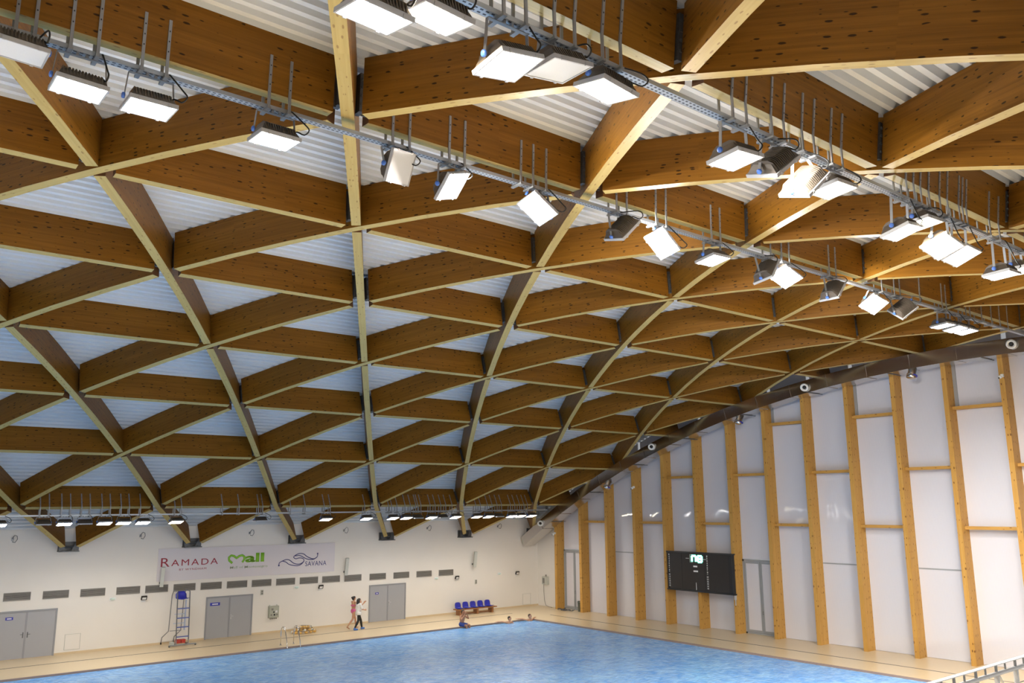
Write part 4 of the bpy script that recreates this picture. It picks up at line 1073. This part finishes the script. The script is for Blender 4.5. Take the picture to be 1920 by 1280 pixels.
def walker(name, loc_, rz, label, kind):
    t = tag(empty(name, loc_, rz), label, 'person')
    # x forward, y left; striding with the left leg forward, right leg trailing
    hip = {1: (0.0, 0.085, 0.90), -1: (0.0, -0.085, 0.90)}
    if kind == 'swim':
        knee = {1: (0.20, 0.08, 0.50), -1: (-0.10, -0.08, 0.49)}; ank = {1: (0.26, 0.08, 0.09), -1: (-0.42, -0.09, 0.16)}; toe = {1: (0.42, 0.09, 0.035), -1: (-0.32, -0.10, 0.035)}
        heel = {1: (0.23, 0.08, 0.04), -1: (-0.45, -0.09, 0.13)}
        hz = 1.56; sh = 1.38
    else:
        knee = {1: (0.22, 0.08, 0.48), -1: (-0.05, -0.08, 0.48)}; ank = {1: (0.30, 0.08, 0.10), -1: (-0.26, -0.08, 0.12)}; toe = {1: (0.45, 0.09, 0.045), -1: (-0.11, -0.09, 0.04)}
        heel = {1: (0.27, 0.08, 0.05), -1: (-0.29, -0.08, 0.06)}
        hz = 1.50; sh = 1.32
    legs = []
    for s in (1, -1):
        legs += [(hip[s], 0.088, lerp(hip[s], knee[s], 0.5), 0.075), (lerp(hip[s], knee[s], 0.5), 0.075, knee[s], 0.052), (knee[s], 0.052, lerp(knee[s], ank[s], 0.35), 0.055), (lerp(knee[s], ank[s], 0.35), 0.055, ank[s], 0.034)]
    feet = []
    for s in (1, -1): feet += [(heel[s], 0.036, toe[s], 0.028), (ank[s], 0.034, heel[s], 0.034), (lerp(heel[s], toe[s], 0.7)+Vector((0, 0.02, 0)), 0.024, lerp(heel[s], toe[s], 0.9)-Vector((0, 0.02, 0)), 0.024)]
    torso = [((0, -0.06, 0.93), 0.105, (0, 0.06, 0.93), 0.105), ((0, 0, 0.95), 0.12, (0.0, 0, 1.10), 0.098), ((0, 0.02, 1.10), 0.095, (0.0, 0.03, sh-0.06), 0.105), ((0, -0.02, 1.10), 0.095, (0.0, -0.03, sh-0.06), 0.105),
             ((0, -0.15, sh), 0.052, (0, 0.15, sh), 0.052), ((0.0, 0, sh), 0.06, (0.02, 0, hz-0.07), 0.048)]
    for s in (1, -1): torso.append(((0.06, s*0.065, sh-0.14), 0.06, (0.075, s*0.06, sh-0.17), 0.055))
    arms = []; hands = []
    if kind == 'swim':
        el = {1: (0.20, 0.16, sh-0.20), -1: (0.16, -0.20, sh-0.18)}; wr = {1: (0.30, 0.05, sh-0.10), -1: (0.36, -0.14, sh-0.06)}
    else:
        el = {1: (0.20, 0.20, sh-0.22), -1: (0.10, -0.22, sh-0.26)}; wr = {1: (0.42, 0.12, sh+0.02), -1: (0.31, -0.16, sh-0.30)}
    for s in (1, -1):
        shp = (0, s*0.165, sh)
        arms += [(shp, 0.047, el[s], 0.037), (el[s], 0.037, wr[s], 0.026)]
        hands += hand(wr[s], Vector(wr[s])-Vector(el[s]), (0, -s, 0.1), 0.5, s)
    fw = (1.0, 0.05, -0.05)
    hd = head((0.035, 0, hz), fw)
    body = capsules(legs+feet+torso+arms+hands+hd, 'body', 0.0085, 4)
    obj_skin('body', body, t, M['skin'])
    face_parts(t, (0.035, 0, hz), fw)
    if kind == 'swim':
        obj_skin('hair', capsules([((0.0, 0, hz+0.045), 0.092, (0.025, 0, hz+0.055), 0.085), ((-0.04, 0, hz+0.0), 0.075, (-0.02, 0, hz-0.03), 0.06), ((-0.10, 0, hz+0.07), 0.05, (-0.12, 0, hz+0.06), 0.045)], 'hair', 0.012, 3), t, M['hair'])
        obj_skin('bikini_bottom', capsules([((0, -0.06, 0.93), 0.113, (0, 0.06, 0.93), 0.113), ((0, 0, 0.95), 0.122, (0, 0, 0.99), 0.118), ((-0.03, -0.06, 0.89), 0.085, (-0.03, 0.06, 0.89), 0.085)], 'bikini_bottom', 0.012, 3), t, M['pink'])
        obj_skin('bikini_top', capsules([((0.06, 0.065, sh-0.15), 0.066, (0.06, -0.065, sh-0.15), 0.066), ((-0.06, 0.08, sh-0.17), 0.055, (-0.06, -0.08, sh-0.17), 0.055), ((0.0, 0.1, sh-0.16), 0.03, (-0.05, 0.1, sh-0.16), 0.03), ((0.0, -0.1, sh-0.16), 0.03, (-0.05, -0.1, sh-0.16), 0.03)], 'bikini_top', 0.012, 3), t, M['pink'])
    else:
        obj_skin('hair', capsules([((0.0, 0, hz+0.045), 0.093, (0.025, 0, hz+0.055), 0.086), ((-0.045, 0, hz+0.02), 0.085, (-0.06, 0, hz-0.13), 0.075), ((-0.02, 0.05, hz), 0.06, (-0.03, 0.06, hz-0.12), 0.05), ((-0.02, -0.05, hz), 0.06, (-0.03, -0.06, hz-0.12), 0.05)], 'hair', 0.012, 3), t, M['hair'])
        shirt = [((0, -0.06, 0.86), 0.145, (0, 0.06, 0.86), 0.145), ((0, 0, 0.90), 0.155, (0, 0, 1.12), 0.135)] + [(a, r+0.026, b, q+0.026) for (a, r, b, q) in torso[2:5]]
        for s in (1, -1): shirt.append(((0, s*0.165, sh), 0.068, lerp((0, s*0.165, sh), el[s], 0.75), 0.064))
        obj_skin('shirt', capsules(shirt, 'shirt', 0.012, 4), t, M['cloth_white'])
        obj_skin('leggings', capsules([(a, r+0.012, b, q+0.012) for (a, r, b, q) in legs], 'leggings', 0.012, 3), t, M['cloth_black'])
        for s in (1, -1): obj_skin('shoe_cover', capsules([(heel[s], 0.05, toe[s], 0.045), (ank[s], 0.05, heel[s], 0.05)], 'shoe_cover', 0.012, 3), t, M['shoe'])
    return t
walker('person', (-14.52, -1.5, 0), R_(8), 'person in a pink bikini with a dark hair bun walking along the deck', 'swim')
walker('person', (-14.55, -2.12, 0), R_(6), 'person in white shirt, black leggings and blue shoe covers walking along the deck', 'dressed')

# person sitting on the pool edge, hands raised to the face
t = tag(empty('person', (-9.55, -4.72, 0), R_(18)), 'person in blue swim trunks sitting on the pool edge, hands at the face', 'person')
# facing -y; x to the figure's left
seat = []
for s in (1, -1):
    seat += [((s*0.09, 0.02, 0.10), 0.095, (s*0.13, -0.40, 0.07), 0.06), ((s*0.13, -0.40, 0.07), 0.058, (s*0.13, -0.44, -0.30), 0.045), ((s*0.13, -0.44, -0.30), 0.042, (s*0.13, -0.42, -0.42), 0.035)]
    seat += [((s*0.13, -0.40, -0.46), 0.04, (s*0.14, -0.55, -0.50), 0.03)]
seat += [((-0.08, 0.03, 0.12), 0.11, (0.08, 0.03, 0.12), 0.11), ((0, 0.03, 0.14), 0.12, (0, 0.0, 0.32), 0.115), ((-0.05, 0.0, 0.32), 0.105, (-0.07, -0.02, 0.50), 0.10), ((0.05, 0.0, 0.32), 0.105, (0.07, -0.02, 0.50), 0.10), ((-0.17, -0.02, 0.54), 0.062, (0.17, -0.02, 0.54), 0.062), ((0, -0.02, 0.55), 0.065, (0, -0.05, 0.66), 0.055)]
for s in (1, -1):
    e = Vector((s*0.30, -0.20, 0.40)); wv_ = Vector((s*0.10, -0.27, 0.64))
    seat += [((s*0.18, -0.02, 0.54), 0.055, e, 0.042), (e, 0.040, wv_, 0.03)] + hand(wv_, Vector((-s*0.3, 0.05, 0.9)), (-s*0.3, 0.9, 0), 0.4, s)
hc = (0, -0.08, 0.75); fw = (0.1, -1, -0.15)
obj_skin('body', capsules(seat+head(hc, fw), 'body', 0.0085, 4), t, M['skin2'])
face_parts(t, hc, fw)
obj_skin('hair', capsules([((0, -0.06, 0.80), 0.092, (0, -0.035, 0.79), 0.09), ((0, -0.0, 0.76), 0.07, (0, 0.0, 0.72), 0.06)], 'hair', 0.012, 3), t, M['hair'])
obj_skin('swim_trunks', capsules([((-0.08, 0.03, 0.11), 0.122, (0.08, 0.03, 0.11), 0.122), ((0, 0.03, 0.13), 0.13, (0, 0.025, 0.18), 0.128)] + [((s*0.09, 0.02, 0.10), 0.108, (s*0.115, -0.24, 0.085), 0.088) for s in (1, -1)], 'swim_trunks', 0.012, 3), t, M['trunks'])

# two swimmers resting at the far edge of the pool
def swimmer(loc_, rz, label, arms, hair_c, fw):
    t = tag(empty('person', loc_, rz), label, 'person')
    z = -0.02
    cp = [((-0.08, 0.1, -0.55), 0.12, (0.08, 0.1, -0.55), 0.12), ((0, 0.08, -0.5), 0.125, (0, 0.03, -0.25), 0.125), ((-0.06, 0.03, -0.25), 0.115, (-0.07, 0, z-0.06), 0.10), ((0.06, 0.03, -0.25), 0.115, (0.07, 0, z-0.06), 0.10), ((-0.17, 0, z), 0.06, (0.17, 0, z), 0.06), ((0, 0, z), 0.065, (0, -0.02, z+0.11), 0.055)]
    for s in (1, -1): cp += [((s*0.09, 0.1, -0.6), 0.09, (s*0.10, 0.3, -0.9), 0.06), ((s*0.10, 0.3, -0.9), 0.055, (s*0.10, 0.5, -1.2), 0.04), ((s*0.10, 0.5, -1.22), 0.04, (s*0.10, 0.42, -1.3), 0.03)]
    for s, e, w_ in arms:
        e, w_ = Vector(e), Vector(w_)
        cp += [((s*0.175, 0, z), 0.055, e, 0.043), (e, 0.042, w_, 0.03)] + hand(w_, w_-e, (0, 0, -1), 0.25, s)
    hc = Vector((0, -0.03, z+0.21))
    obj_skin('body', capsules(cp+head(hc, fw), 'body', 0.009, 4), t, M['skin'])
    face_parts(t, hc, fw)
    f = Vector(fw).normalized()
    obj_skin('hair', capsules([(hc+Vector((0, 0, 0.05))-f*0.02, 0.088, hc+Vector((0, 0, 0.045))-f*0.035, 0.086), (hc-f*0.05+Vector((0, 0, 0.01)), 0.065, hc-f*0.04-Vector((0, 0, 0.03)), 0.055)], 'hair', 0.012, 3), t, hair_c)
    return t
swimmer((-6.55, -5.12, 0.0), 0, 'person in the water at the pool edge with one arm stretched along it', ((-1, (-0.44, 0.10, 0.04), (-0.70, 0.20, 0.045)), (1, (0.30, -0.2, -0.2), (0.22, -0.4, -0.25))), M['hair'], (0.75, -0.6, 0.0))
swimmer((-5.02, -5.10, 0.0), R_(-4), 'person in the water in the pool corner with both arms spread on the edge', ((-1, (-0.40, 0.16, 0.05), (-0.62, 0.30, 0.06)), (1, (0.36, 0.12, 0.05), (0.56, 0.26, 0.06))), mat('brown_hair', (0.05, 0.02, 0.012), 0.5), (0.7, -0.65, 0.0))
